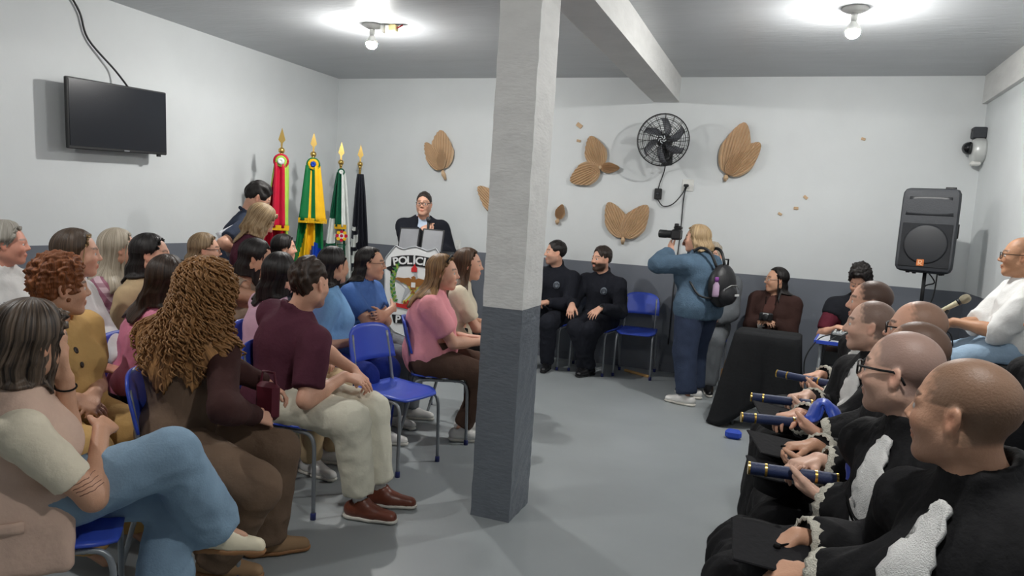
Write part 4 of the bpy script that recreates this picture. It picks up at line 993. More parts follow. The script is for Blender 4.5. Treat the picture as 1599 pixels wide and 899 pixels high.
for s in (1,-1):
    b=MB()
    for k in range(11):
        q=k/10; cx=s*(.215-.09*q*q*.2-.10*max(0,q-.6)-.02*(1-q)); cz=.63+.36*q; cx=s*(.13+.09*math.sin(PI*(.25+.62*q)))
        for dd in (1,-1):
            a=PI/2+s*.35-s*q*.9+dd*.6; L=.048; e=(cx+L*math.cos(a),cz+L*math.sin(a)); n=(-math.sin(a)*.013,math.cos(a)*.013); m=((cx+e[0])/2,(cz+e[1])/2); b.prism([(cx,cz),(m[0]-n[0],m[1]-n[1]),e,(m[0]+n[0],m[1]+n[1])],.003,(0,-.036+.0005*dd,0),mi=(k+(dd>0))%2)
    o=b.build('branch',[M_PG2,M_PGL],sp); o['kind']='stuff'
b=MB()
for s in (1,-1): b.prism([(s*.0,.615),(s*.05,.66),(s*.09,.645),(s*.10,.60),(s*.06,.565),(s*.04,.60),(s*.015,.58)][::(1 if s<0 else -1)],.003,(0,-.038,0)); b.prism([(s*.0,.60),(s*.17,.62),(s*.19,.585),(s*.0,.56)][::(1 if s<0 else -1)],.003,(0,-.037,0))
b.build('ribbon',M_PR,sp)
b=MB()
for s in (1,-1):
    a=.9*s; ca,sa=math.cos(a),math.sin(a); P=lambda u,v:(u*ca-v*sa,.735+u*sa+v*ca); b.prism([P(-.12,-.008),P(.12,-.008),P(.12,.008),P(-.12,.008)],.003,(0,-.041,0)); 
    for k in range(10): t2=2*PI*k/10
    b.lathe([(.024,0),(.024,.003)],(-s*.0+P(.13*s*0-.13,0)[0],-.038,P(-.13,0)[1]),axis=(0,-1,0),seg=12)
b.build('crossed_keys',M_PYE,sp)
t=thing('document_folder','open dark folder with grey inner panels propped on the lectern','folder',(-3.50,6.80,1.12),math.radians(10))
for s,nm in ((-1,''),(1,'')):
    R=Matrix.Rotation(-.30,3,'X')@Matrix.Rotation(s*.10,3,'Z')
    c=MB().box((s*.125,0,.135),(.225,.012,.25),rot=R,bev=.004).build('cover',M_PK,t); MB().box((s*.125,-.009,.138),(.195,.006,.215),rot=R).build('inner_panel',mat('grey_card',(140,142,146),rough=.5),c)
MB().tube([(0,.03,.02),(0,-.03,.25)],.012,6).build('spine',M_PK,t)
# ------------------------------------------------------------------ blue school chairs
def make_chair(label):
    t=thing('school_chair',label,'chair',(0,0,0),0,'blue plastic school chairs')
    rows=[]
    for i in range(13):
        u=i/12*2-1; row=[]
        for j in range(13):
            v=j/12*2-1; cx=.205*v*(1-.06*u*u); cy=.20*u*(1-.05*abs(v)**3)*(1 if v<.5 else 1-.25*((v-.5)/.5)**2*abs(u)**2)
            z=.455+.010*(v*v if v<0 else 0)-.018*max(0,v-.55)/.45-.008*(1-u*u)*(1-v*v); row.append((cx,cy,z))
        rows.append(row)
    MB().sheet(rows).build('seat',M_BLUE,t,True,solid=.012)
    rows=[]
    for i in range(17):
        u=i/16*2-1; row=[]
        for j in range(9):
            v=j/8; w=.195*(1-.10*v**3); z=.615+.205*v+.020*(1-u*u)*v-.0*u; row.append((-.205-.05*v+.035*u*u*-1*-1-.02,w*u*(1 if abs(u)<.95 else .99),z-.03*(abs(u)**6)*v))
        rows.append(row)
    MB().sheet(rows).build('backrest',M_BLUE,t,True,solid=.012)
    for s in (1,-1):
        MB().tube(smooth_path([(.02,.175*s,.435),(.10,.178*s,.436),(.155,.18*s,.425),(.18,.182*s,.385),(.187,.184*s,.30),(.195,.188*s,.02)],4),.0105,8).build('leg',M_STEEL,t,True)
        MB().tube(smooth_path([(.02,.175*s,.435),(-.09,.178*s,.436),(-.15,.18*s,.425),(-.18,.182*s,.385),(-.20,.184*s,.30),(-.265,.188*s,.02)],4),.0105,8).build('leg',M_STEEL,t,True)
        MB().tube(smooth_path([(-.02,.160*s,.437),(-.13,.160*s,.438),(-.178,.160*s,.47),(-.20,.160*s,.56),(-.245,.155*s,.78)],4),.0105,8).build('back_post',M_STEEL,t,True)
        for x in (.195,-.265): MB().lathe([(.013,.035),(.0145,.03),(.0145,.0)],(x,.188*s,0),seg=8).build('foot_cap',mat('navy_plastic',(40,48,110),rough=.5),t,True)
    MB().tube([(.10,-.175,.430),(.10,.175,.430)],.009,6).build('crossbar',M_STEEL,t,True); MB().tube([(-.11,-.175,.430),(-.11,.175,.430)],.009,6).build('crossbar',M_STEEL,t,True)
    return t
CH0=None
def chair(x,y,deg,label):
    global CH0
    if CH0 is None: CH0=make_chair(label); CH0.location=(x,y,0); CH0.rotation_euler=(0,0,math.radians(deg)); return CH0
    return dup(CH0,(x,y,0),math.radians(deg),label)
chair(-2.16,3.98,-12,'empty blue school chair between the man in maroon and the woman in pink')
chair(-1.36,7.58,-86,'empty blue school chair against the wall beside the bearded officer')
# ------------------------------------------------------------------ table with black cloth
M_BC=cloth('black_tablecloth',(30,31,33),var=.1,bump=.2)
t=thing('side_table','small square table hidden under a black cloth','table',(-.065,6.28,0),math.radians(-4))
MB().box((0,0,.725),(.46,.40,.03),bev=.005).build('tabletop',M_DARKP,t)
for sx in (1,-1):
    for sy in (1,-1): MB().tube([(sx*.20,sy*.17,0),(sx*.20,sy*.17,.71)],.014,8).build('leg',M_STEEL,t,True)
b=MB(); rows=[]; n=96
for k in range(n+1):
    a=2*PI*k/n; ca,sa=math.cos(a),math.sin(a); p=(abs(ca)**8+abs(sa)**8)**(-1/8); x,y=.245*p*ca,.215*p*sa; row=[(0,0,.752),(x*.5,y*.5,.752),(x*.97,y*.97,.752),(x,y,.745)]
    cor=abs(math.sin(2*a))**3; fl=.014*math.sin(9*a)+.010*math.sin(17*a+1)
    left=max(0,-ca)**1.5*max(0,-sa+.35)
    for j in range(1,13):
        v=j/12; zb=.16-.13*cor+.05*math.sin(3*a)-.02; s=1+v*(.10+.20*cor+.40*left)+fl*3.5*v; row.append((x*s,y*s,max(.012,.74-(.74-zb)*v)))
    rows.append(row)
o=b.sheet(rows).build('tablecloth',M_BC,None,True,solid=.004,loc=(-.065,6.28,0)); o.rotation_euler=(0,0,math.radians(-4)); tag(o,'black tablecloth draped over the small table near the woman in brown','tablecloth')
tag(MB().box((-.24,5.72,.035),(.12,.07,.07),bev=.02).build('blue_cloth_bag',mat('blue_cloth',(44,78,190),rough=.7)),'small blue bundle on the floor in front of the black tablecloth','bag')
tag(MB().box((-1.33,7.60,.015),(.34,.03,.025),rot=Matrix.Rotation(-.55,3,'Z'),bev=.004).build('wood_strip',mat('pine',(190,150,96),rough=.7,stretch=(2,30,2))),'short strip of pale wood on the floor behind the empty chair','strip')
# ------------------------------------------------------------------ loudspeaker, stand, microphone
sx,sy=1.12,7.08
t=thing('speaker_stand','black tripod stand holding up the loudspeaker','stand',(sx,sy,0))
MB().tube([(0,0,.25),(0,0,1.0)],.019,10).build('lower_pole',M_BLACKP,t,True); MB().tube([(0,0,.95),(0,0,1.36)],.015,10).build('upper_pole',M_BLACKP,t,True)
MB().lathe([(.02,0),(.03,.01),(.03,.06),(.02,.07)],(0,0,.96),seg=12).build('collar',M_BLACKP,t,True)
for k in range(3): a=2*PI*k/3+.5; MB().tube([(0,0,.62),(.30*math.cos(a),.30*math.sin(a),.02)],.011,6).build('leg',M_BLACKP,t,True); MB().tube([(0,0,.28),(.15*math.cos(a),.15*math.sin(a),.32)],.008,6).build('brace',M_BLACKP,t,True)
t=thing('loudspeaker','black loudspeaker with a small orange badge, raised on a tripod stand','loudspeaker',(sx,sy,1.30),math.radians(-17)); t.rotation_euler=(math.radians(-4),0,math.radians(-17))
w,dp,hh=.44,.33,.69
ring=[(-.20,-.165),(-.21,-.155),(-.215,-.13),(-.15,.15),(-.12,.165),(.12,.165),(.15,.15),(.215,-.13),(.21,-.155),(.20,-.165)]
b=MB(); rows=[]
for z,s in ((0,.80),(.012,.92),(.04,.99),(.10,1),(.60,1),(.655,.985),(.685,.91),(.695,.80)): rows.append([(x*s,-.165+(y+.165)*s+.165*(1-s)*.4 if False else y*s,z) for x,y in ring])
vs=[p for r in rows for p in r]; m=len(ring); b.add(vs,[(i*m+k,i*m+(k+1)%m,(i+1)*m+(k+1)%m,(i+1)*m+k) for i in range(len(rows)-1) for k in range(m)]+[tuple(range(m))[::-1],tuple(range((len(rows)-1)*m,len(rows)*m))])
b.build('cabinet',M_DARKP,t,'auto')
MB().box((0,-.166,.22),(.37,.008,.36),bev=.003).build('grille',mat('speaker_grille',(44,46,50),rough=.6,bump=.8,bscale=400),t)
MB().lathe([(.16,0),(.165,.004),(.15,.008)],(0,-.166,.23),axis=(0,-1,0),seg=28).build('woofer_ring',mat('speaker_ring',(40,42,46),rough=.5),t,True)
b=MB(); rows=[]
for i in range(9):
    u=i/8*2-1; rows.append([(u*(.175-.02*v),-.172+.03*math.sin(v*PI)*(1-u*u*.5),.47+.15*v) for v in (0,.25,.5,.75,1)])
b.sheet(rows).build('horn',mat('horn_black',(36,38,42),rough=.45),t,True,solid=.004)
bd=MB().box((-.02,-.174,.075),(.055,.006,.055),bev=.003).build('badge',mat('orange_badge',(206,118,62),rough=.45),t)
MB().tube([(-.032,-.178,.055),(-.032,-.178,.093),(-.012,-.178,.093),(-.008,-.178,.083),(-.014,-.178,.074),(-.03,-.178,.074),(-.006,-.178,.056)],.003,5).build('badge_mark',mat('badge_cream',(240,214,180)),bd)
MB().tube([(.08,.0,.69),(.08,.0,.715),(.15,.0,.715),(.15,.0,.69)],.012,6).build('handle',M_BLACKP,t,True)
MB().box((.197,.02,.36),(.012,.10,.12),rot=Matrix.Rotation(.21,3,'Z'),bev=.004).build('side_handle',M_BLACKP,t)
for q in ((-.13,-.01),(.13,-.01),(-.1,.12),(.1,.12)): MB().lathe([(.018,0),(.015,-.014)],(q[0],q[1],.004),seg=10).build('foot',M_BLACKP,t,True)
tag(MB().tube(smooth_path([(sx+.03,sy+.14,1.32),(sx+.10,sy+.12,1.22),(sx+.02,sy+.06,1.18),(sx+.01,sy+.02,1.05)]),.006,6).tube(smooth_path([(sx+.11,sy+.10,1.31),(sx+.10,sy+.10,1.1),(sx+.04,sy+.05,.92),(sx+.03,sy+.03,.6)]),.006,6).build('speaker_cable',M_BLACKP,None,True),'black cables dangling from the loudspeaker along its stand','cable')
mx,my=1.0,5.47
t=thing('microphone_stand','thin black microphone stand behind the gowned graduates','stand',(mx,my,0)); MB().tube([(0,0,.03),(0,0,1.07)],.011,8).build('pole',M_BLACKP,t,True); MB().lathe([(.14,0),(.14,.012),(.04,.03),(.015,.05)],seg=20).build('base',M_BLACKP,t,True); MB().lathe([(.017,.70),(.017,.76)],seg=10).build('collar',M_BLACKP,t,True); MB().tube([(0,0,1.06),(.005,0,1.10),(.02,-.005,1.135)],.016,8).build('clip',M_BLACKP,t,True)
d=Vector((.82,-.12,.62)).normalized(); o=Vector((mx-.025,my,1.115)); t=thing('microphone','beige microphone clipped on the black stand','microphone',o)
MB().lathe([(.010,-.02),(.013,.0),(.016,.08),(.018,.12)],axis=d,seg=14).build('handle',mat('beige_plastic',(196,190,160),rough=.45),t,True); MB().lathe([(.020,.118),(.021,.128),(.020,.138)],axis=d,seg=14).build('band',M_BLACKP,t,True); MB().lathe([(.019,.135),(.027,.15),(.029,.17),(.024,.19),(.010,.20)],axis=d,seg=16).build('mesh_head',mat('microphone_mesh',(172,164,140),rough=.5,metal=.4,bump=.9,bscale=700),t,True)
tag(MB().tube(smooth_path([o-d*.02,o-d*.06+Vector((-.01,0,-.02)),o+Vector((.0,.0,-.12)),(mx+.05,my-.02,.98),(mx+.07,my-.02,.84),(mx+.02,my-.02,.74),(mx+.012,my-.015,.4),(mx+.02,my-.02,.06)]),.005,6).build('microphone_cable',M_BLACKP,None,True),'black cable hanging from the beige microphone','cable')
# ------------------------------------------------------------------ sound desk
t=thing('small_desk','small grey school desk with a blue edge under the sound mixer','desk',(.56,6.33,0),math.radians(-6))
MB().box((0,0,.742),(.52,.40,.022),bev=.006).build('desktop',mat('desk_laminate',(196,200,204),rough=.4),t); MB().box((0,-.203,.742),(.53,.014,.026)).build('edge_band',M_BLUE,t); MB().box((-.263,0,.742),(.014,.40,.026)).build('edge_band',M_BLUE,t)
MB().box((0,.02,.62),(.46,.34,.10)).build('shelf',M_BLACKP,t)
for s in (1,-1):
    for yy in (-.17,.17): MB().tube([(s*.22,yy,0),(s*.22,yy,.73)],.014,8).build('leg',M_STEEL,t,True)
t=thing('sound_mixer','small black and silver sound mixer on the grey desk','mixer',(.55,6.35,.755),math.radians(-6))
MB().box((0,0,.025),(.30,.24,.05),bev=.006).build('case',M_BLACKP,t); MB().box((-.06,-.02,.052),(.15,.17,.004)).build('panel',mat('silver_panel',(150,154,158),rough=.4),t)
for i in range(4):
    for j in range(4): MB().lathe([(.008,0),(.007,.018)],(-.12+.04*i,-.08+.045*j,.053),seg=8).build('knob',M_BLACKP if j%2 else M_WHITEP,t,True)
tag(MB().tube(smooth_path([(.40,6.25,.80),(.30,6.16,.76),(.22,6.13,.60),(.24,6.13,.42),(.31,6.15,.34),(.33,6.16,.5),(.36,6.16,.72),(.43,6.22,.79)]),.005,6).build('mixer_cable',M_BLACKP,None,True),'black cable looping down from the sound mixer desk','cable')
# ------------------------------------------------------------------ the people
def sit(label,head,wy,heading=0,ch=True,chlab=None,off=.10,**k):
    """head = world position of the head centre, wy = world direction of the face"""
    p=Person(label,head,heading=heading,hy=wy-heading,**k)
    if ch:
        h=p.h; chair(p.base[0]+math.cos(h)*off,p.base[1]+math.sin(h)*off,heading,chlab)
    return p
HB=hairmat('hair_black',(16,14,14),(44,38,36)); HDB=hairmat('hair_dark_brown',(30,22,18),(72,54,42)); HBR=hairmat('hair_brown',(52,36,26),(112,82,58)); HGR=hairmat('hair_grey',(122,116,106),(186,182,172))
HPL=hairmat('hair_platinum',(150,138,120),(214,202,182)); HBL=hairmat('hair_blonde',(122,96,66),(206,180,140)); HBL2=hairmat('hair_dark_blonde',(98,76,54),(186,160,124)); HAU=hairmat('hair_auburn',(86,44,22),(164,100,58),rough=.5); HCU=hairmat('hair_curly',(84,52,30),(206,154,98),rough=.5)
HOM=hairmat('hair_ombre',(40,32,28),(96,78,62),ombre=((120,92,60),(208,176,130))); HL1=hairmat('hair_streaked',(34,30,30),(120,102,86),scale=46); H18=hairmat('hair_honey',(88,62,42),(190,150,104),scale=50); HBZ=hairmat('hair_brown_short',(34,27,24),(66,54,48))
WHT=cloth('white_cotton',(226,226,224)); OFFW=cloth('off_white_shirt',(222,222,220)); CRM=cloth('cream_cotton',(228,218,196)); BEI=cloth('beige_fabric',(196,172,136)); PNKV=cloth('pale_pink_linen',(214,184,166),bump=.3); DEN=cloth('light_denim',(132,158,180),var=.10,bump=.2,bscale=120); MUS=cloth('mustard_fabric',(196,158,100)); PNK=cloth('rose_pink_satin',(212,130,156),rough=.55); TAU=cloth('taupe_fabric',(112,92,76)); DBR=cloth('dark_brown_knit',(66,42,40))
MAR=cloth('maroon_cotton',(84,44,58)); CHI=cloth('ivory_chino',(222,218,200)); LPK=cloth('light_pink_cotton',(222,186,204)); LBL=cloth('sky_blue_cotton',(122,166,210)); BLU=cloth('blue_cotton',(72,106,166)); ROY=cloth('royal_blue_fabric',(26,42,118)); GRJ=cloth('grey_jeans',(118,122,128),var=.15); BPK=cloth('bright_pink_cotton',(244,164,172)); BRN=cloth('brown_trouser',(84,64,54)); CRT=cloth('cream_ribbed',(226,214,190)); NAV=cloth('navy_uniform',(32,34,42),bump=.3); BLK=cloth('black_fabric',(26,26,29)); MRS=cloth('maroon_sleeveless',(88,44,60)); SLT=cloth('slate_blue_shirt',(58,66,84)); DRK=cloth('dark_trousers',(38,40,48)); DJN=cloth('denim_jacket',(82,104,124),var=.16,bump=.5,bscale=90); DJP=cloth('dark_jeans',(52,62,84),var=.14,bump=.4,bscale=120); GRS=cloth('grey_suit',(104,108,112)); BBL=cloth('brown_blazer',(62,42,38)); BTE=cloth('brown_tee',(92,62,56)); SUI=cloth('black_suit',(30,32,40)); LBS=cloth('pale_blue_shirt',(190,206,226)); GOW=cloth('black_gown',(27,27,29),var=.12,bump=.35,rough=.75); DJ1=cloth('dark_jacket',(28,30,36)); BUR=cloth('burgundy_tee',(92,34,48)); WJ=cloth('pale_jeans',(152,176,198),var=.12); PST=stripes('pink_striped_shirt',(226,196,206),(168,112,132),5.2,'DIAGONAL',(150,90,112)); GOW2=GOW; FLO=cloth('taupe_print',(168,150,132),var=.35)
SHW=mat('white_leather',(232,230,226),rough=.4,var=.03); SHC=mat('cream_leather',(224,214,188),rough=.4,var=.05); SHB=mat('brown_leather',(112,60,44),rough=.35,var=.12); SHK=mat('black_leather',(24,24,26),rough=.3,var=.1); GUM=mat('gum_rubber',(150,106,66),rough=.6)
PAINT=mat('watch_black',(16,17,19),rough=.3)
G_AUD='women and men in the seated audience'
def watch(p,i,m=PAINT):
    b,w=p.arm[i][1],p.arm[i][2]; d=nrm(w-b); R=frame_np(d); c=w-d*.018; MB().tube([c+(R[:,0]*math.cos(t)+R[:,1]*math.sin(t))*.0335 for t in (2*PI*k/16 for k in range(16))],.006,6,closed=True).lathe([(.019,.026),(.02,.036),(.017,.040)],c,axis=tuple(np.array(p.hspec[i]['n'])),seg=14).build('watch',m,p.root,True)
HEAD_ONLY=None
# --- front left: cream tee under a pale pink vest, legs crossed
p=sit('woman with streaked dark hair in pale pink vest, legs crossed, nearest the camera at left',(-2.14,1.61,1.09),84,45,chlab='blue chair under the woman in the pale pink vest',q=0,W=1.12,lean=-2,slouch=8,twist=14,sidelean=-10,seed=1,hp=6,skin='tan',S=1.02,
    LH=(.14,-.08,.97),elb=((.35,-.1,-1),(.1,-.7,-.7)),RH=(.235,-.02,.775),Lh=dict(d=(-.15,.0,1),n=(.9,.35,.1),curl=45,thumb=35),Rh=dict(d=(.25,.95,.05),n=(.6,-.2,.8),curl=30),RF=(.60,.08,.35),LF=(.42,.0,.085),knee=((1,.3,.8),(.4,-.5,1.3)),thigh=1.08)
p.shirt(CRM,.70,e=.012,neck=.0,name='tee',wr=.003)
sd=[Box(p.p0+np.array([.01,-.185,-.02]),(.17,.032,.14),rotm((1,0,0),-6),rd=.03),Box(p.p0+np.array([-.125,-.03,-.02]),(.032,.18,.13),rd=.03)]
ax=[Ell(p.arm[i][0]+p.F2[:,1]*(1 if i==0 else -1)*.035-p.F2[:,2]*.05,(.085,.055,.125),p.F2) for i in (0,1)]
vs=p.shirt(PNKV,0,e=.022,neck=.012,vneck=.22,hemz=.37,extra=sd,sub=ax+[Cone(p.p1+p.F1[:,0]*.17-p.F1[:,2]*.25,p.p2+p.F2[:,0]*.16,.05,.05)],name='vest',wr=.004,loose=1.08)
p.patch('pocket_flap',PNKV,[[(-.10+.15*u,.02-.035*v) for u in (0,.25,.5,.75,1)] for v in (0,.33,.66,1)],F=np.stack([-p.F0[:,1],p.F0[:,0],p.F0[:,2]],1),orig=p.p0+np.array([0.0,0,.045]),off=.005,thick=.004,parent=vs)
p.trousers(DEN,e=.014,flare=.032,name='jeans',wr=.005,hemz=.02)
p.shoes(SHC,GUM,which=(1,),yaw=(0,0),pitch=(0,12),name='sneaker'); p.shoes(SHC,GUM,which=(0,),yaw=(5,0),name='sneaker')
p.long_hair(HL1,length=.26,vol=.022,face=62,groove=.0035,nphi=180,wide=.12,wave=.003); p.finish()
b,w=p.arm[0][1],p.arm[0][2]; R=frame_np(w-b); c=w-nrm(w-b)*.03; MB().tube([c+(R[:,0]*math.cos(t)+R[:,1]*math.sin(t))*.031 for t in (2*PI*k/16 for k in range(16))],.003,6,closed=True).build('wristband',M_BLACKCORD,p.root,True)
sb=Sdf().us(p.armp(1,0,2),.025); a,e,_=p.arm[1]; dd=nrm(e-a); tt=MB(); rnd=random.Random(3)
for r in range(4):
    pts=[a+dd*(.215+.014*r)+dd*rnd.uniform(-.002,.002)+np.array([.06*(k/9)-.02,-.2,.02*(k/9)]) for k in range(10)]
    tt.tube(p.onsurf(sb,pts,(0.05,1,0))-np.array([0,.0005,0]),.0011,4)
tt.build('tattoo',mat('tattoo_ink',(120,86,72),rough=.6),p.bo)
# --- auburn curls, mustard
p=sit('older woman with short auburn curls in a mustard outfit, hands folded on her lap',(-2.90,2.31,1.135),62,0,chlab='blue chair under the woman in mustard',q=1,W=1.36,belly=.05,lean=6,seed=2,skin='tan',age=1,twist=12,hr=0,
    LH=(.30,.02,.70),RH=(.30,-.07,.69),Lh=dict(d=(.5,-.75,-.35),n=(.5,.1,.85),curl=26,spread=5),Rh=dict(d=(.7,.55,-.45),n=(.45,-.1,.9),curl=22,spread=9))
sh=p.shirt(MUS,.60,e=.016,name='blouse',neck=.022,wr=.004); p.trousers(MUS,e=.018,name='trousers')
for k,(a,b2) in enumerate([(-.02,.09),(-.02,.035)]): p.patch('button',mat('dark_button',(46,38,34),rough=.4),[[(a+.012*math.cos(t)*r,b2+.012*math.sin(t)*r) for t in (2*PI*i/10 for i in range(11))] for r in (.05,1)],off=.004,parent=sh)
p.short_hair(HAU,thick=.030,front=.05,side=-.055,nape=-.095,curl=.011,ear=False,top=.012); p.finish()
# --- grey bob, far left
p=sit('grey haired older woman in white tee at the far left edge, by the left wall',(-4.22,3.02,1.22),46,5,chlab='blue chair under the grey haired woman',q=2,W=1.12,seed=3,skin='rosy',brow='8A8078')
sh=p.shirt(WHT,.95,name='tee',loose=1.05); p.trousers(GRJ)
tx=MB(); rnd=random.Random(9)
p.patch('printed_lettering',mat('grey_print',(86,86,92),rough=.6),[[(-.10+.2*u,.045+.010*v+.002*math.sin(u*60)) for u in np.linspace(0,1,25)] for v in (0,1)],off=.003,thick=.001,parent=sh)
p.long_hair(HGR,length=.07,vol=.026,face=66,groove=.0035,wide=.10,wave=.004); p.finish()
# --- ombre hair, white shirt
p=sit('young woman with long brown to blonde hair in a white long-sleeved shirt',(-3.38,2.78,1.235),48,0,chlab='blue chair under the woman in the white shirt',q=2,seed=4,twist=30,brow='4A3526',skin='light',LH=(.34,.06,.69),RH=(.36,-.06,.69))
p.shirt(OFFW,1.95,e=.018,loose=1.1,collar='open',wr=.006); p.trousers(DRK); p.long_hair(HOM,length=.38,side=.36,vol=.016,face=62,groove=.003,taper=1.2); p.finish()
# --- platinum hair, striped shirt
p=sit('woman with long platinum blonde hair in a pink striped shirt, back row',(-3.9,3.50,1.205),60,0,chlab='blue chair under the woman in the pink striped shirt',q=2,seed=5,twist=30)
p.shirt(PST,1.6,e=.02,collar='open'); p.trousers(DRK); p.long_hair(HPL,length=.34,side=.3,vol=.018,face=66,groove=.003); p.finish()
# --- straight black hair, beige top
p=sit('woman with straight black hair in a beige top, between white shirt and pink blouse',(-3.46,3.33,1.205),34,0,chlab='blue chair under the woman in the beige top',q=2,seed=6,twist=22,W=1.05)
p.shirt(BEI,1.9,e=.02,loose=1.1); p.trousers(DRK); p.long_hair(HB,length=.20,vol=.015,face=58,groove=.003); p.finish()
# --- pink blouse
p=sit('woman with long dark hair in a rose pink puff-sleeved blouse, seen from behind',(-2.93,2.93,1.13),96,0,chlab='blue chair under the woman in the rose pink blouse',q=2,seed=7,twist=55,lean=8,W=1.02)
ex=[Ell((p.arm[1][0]+p.arm[1][1])*.5+np.array([0,-.01,.05]),(.075,.075,.13)),Ell((p.arm[0][0]+p.arm[0][1])*.5+np.array([0,.01,.05]),(.075,.075,.13))]
p.shirt(PNK,1.6,e=.02,loose=1.1,wr=.007,extra=ex,name='blouse'); p.trousers(DRK); p.long_hair(HDB,length=.24,vol=.02,face=70,groove=.0026,wide=.08); p.finish()
# --- curly hair, taupe jumpsuit
p=sit('woman with long curly chestnut hair in a taupe jumpsuit and dark brown sleeves',(-2.25,2.46,1.165),114,30,chlab='blue chair under the woman with curly hair',q=0,seed=8,twist=68,lean=4,W=1.04,RF=('w',-2.10,2.38,.085),LF=('w',-2.05,2.62,.085),knee=((.8,-.3,1),(.8,-.55,1)),LH=('w',-2.12,2.80,.70),RH=('w',-2.02,2.50,.665),elb=(None,(.1,-.9,-.5)),Rh=dict(d=(.5,.6,-.3),n=(.5,-.5,.7)))
p.shirt(DBR,1.97,e=.010,name='sleeves',wr=.003,neck=.0); 
up=p.F2[:,2]; ax=[Ell(p.arm[i][0]+p.F2[:,1]*(1 if i==0 else -1)*.045-p.F2[:,2]*.06,(.085,.045,.14),p.F2) for i in (0,1)]
p.shirt(TAU,0,e=.024,name='bodice',wr=.006,neck=.03,sub=ax); p.trousers(TAU,e=.022,name='wide_trousers',flare=.02,wr=.007,scale=(6,6,6))
p.shoes(mat('tan_suede',(150,120,88),rough=.8),GUM); p.long_hair(HCU,length=.42,side=.34,vol=.044,face=74,groove=.0035,wide=.22,wave=.010,nphi=160,name='hair')
P=p.hairP; L=MB(); rnd=random.Random(11); nt,nphi=P.shape[:2]
for k in range(420):       # single corkscrew locks over the mass of hair
    j=rnd.randrange(nphi)
    if p.hairhang[j]<.9 and rnd.random()<.6: continue
    i0=rnd.randint(2,nt-14); i1=min(nt-1,i0+rnd.randint(10,20)); path=[]; ph=rnd.uniform(0,6.28); tw=rnd.uniform(.5,.95); am=rnd.uniform(.007,.013); jj=float(j)
    if p.hairhang[j]<.9: i1=min(i1,15)
    base=P[i0:i1+1,j]; m=(i1-i0)*3
    for q in range(m+1):
        f=q/3; a=int(min(f,i1-i0-1)) if i1-i0>0 else 0; u=f-a; pt=base[a]*(1-u)+base[min(a+1,len(base)-1)]*u; r=pt-p.hc; r=np.array([r[0],r[1],0]); r=nrm(r); tdir=np.array([-r[1],r[0],0]); o=ph+q*tw
        path.append(pt+r*(.006+am*math.cos(o))+tdir*am*math.sin(o))
    if len(path)>4: L.tube(path,[.0038*min(1,(len(path)-n)/6+.25) for n in range(len(path))],4)
o=L.build('curls',HCU,p.root,True); o['kind']='stuff'; p.finish()
tag(MB().box((0,0,0),(.12,.05,.17),bev=.02).tube([(-.04,0,.08),(-.03,0,.13),(.03,0,.13),(.04,0,.08)],.006,6).build('handbag',mat('burgundy_leather',(94,30,46),rough=.45),None,'auto',loc=(-2.10,2.68,.68)),'burgundy handbag on the lap of the woman with curly hair','handbag')
# --- glasses blonde behind
p=sit('blonde woman with glasses seated in the back row behind the curly haired woman',(-3.95,4.29,1.175),40,0,chlab='blue chair under the blonde woman with glasses',q=3,seed=9,twist=20)
p.shirt(DRK,.9); p.trousers(DRK); p.shoes(SHW); p.long_hair(HBL2,length=.16,vol=.016,face=62,groove=.0026); p.glasses(); p.finish()
# --- wiping her eye
p=sit('black haired woman in a sleeveless taupe top wiping her eye with her hand',(-3.30,4.05,1.175),34,0,chlab='blue chair under the woman wiping her eye',q=2,seed=12,twist=10,lean=6,hp=16,RH=(.255,.06,1.115),Rh=dict(d=(-.45,.25,.8),n=(.75,-.6,.2),curl=40),elb=(None,(.5,-.5,-1)),skin='tan',brow='1A1412')
p.shirt(FLO,.12,neck=.03,name='top'); p.trousers(BEI); p.long_hair(HB,length=.26,vol=.018,face=56,groove=.0026); p.finish()
# --- long dark hair, back right
p=sit('woman with wavy black hair in profile, furthest back near the flags',(-4.3,5.66,1.135),36,0,chlab='blue chair under the woman with wavy black hair',q=3,seed=13,twist=10,brow='1A1412')
p.shirt(DRK,1.9); p.trousers(DRK); p.shoes(SHW); p.long_hair(HB,length=.28,vol=.02,face=58,groove=.003,wave=.004); p.finish()
# --- light pink top behind the man
p=sit('woman with black hair in a pale pink top half hidden by the man in maroon',(-2.80,3.66,1.13),88,0,chlab='blue chair under the woman in the pale pink top',q=2,seed=14,twist=60)
p.shirt(LPK,1.9,e=.018,loose=1.08,wr=.006); p.trousers(BEI); p.shoes(SHW); p.long_hair(HB,length=.20,vol=.024,face=66,groove=.003); p.finish()
# --- man in maroon
p=sit('man with short dark hair in a maroon shirt, ivory trousers and brown loafers',(-2.27,3.20,1.15),86,6,chlab='blue chair under the man in maroon',q=1,sex='m',seed=15,twist=62,lean=4,slouch=8,W=1.15,S=1.03,LF=(.52,.10,.085),RF=(.50,-.09,.085),LH=(.36,.10,.70),RH=(.34,.0,.695),Rh=dict(d=(.9,.25,-.2),n=(.1,-.2,1),curl=25),skin='light',elb=(None,(-.25,-.8,-.5)))
p.shirt(MAR,.80,e=.020,sl_e=.010,collar=True,loose=1.12,wr=.007,scale=(5,5,4),hemz=.40,extra=[Cone(p.p0+np.array([-.07,.12*q,.05]),p.p0+np.array([-.10,.16*q,-.09]),.075,.06) for q in (1,-1)]+[Cone(p.p0+np.array([-.08,-.14,.03]),p.p0+np.array([-.06,-.205,-.10]),.07,.04)])
p.trousers(CHI,e=.014,flare=.004,fr=1.08,hemz=.05,wr=.006,scale=(9,9,5))
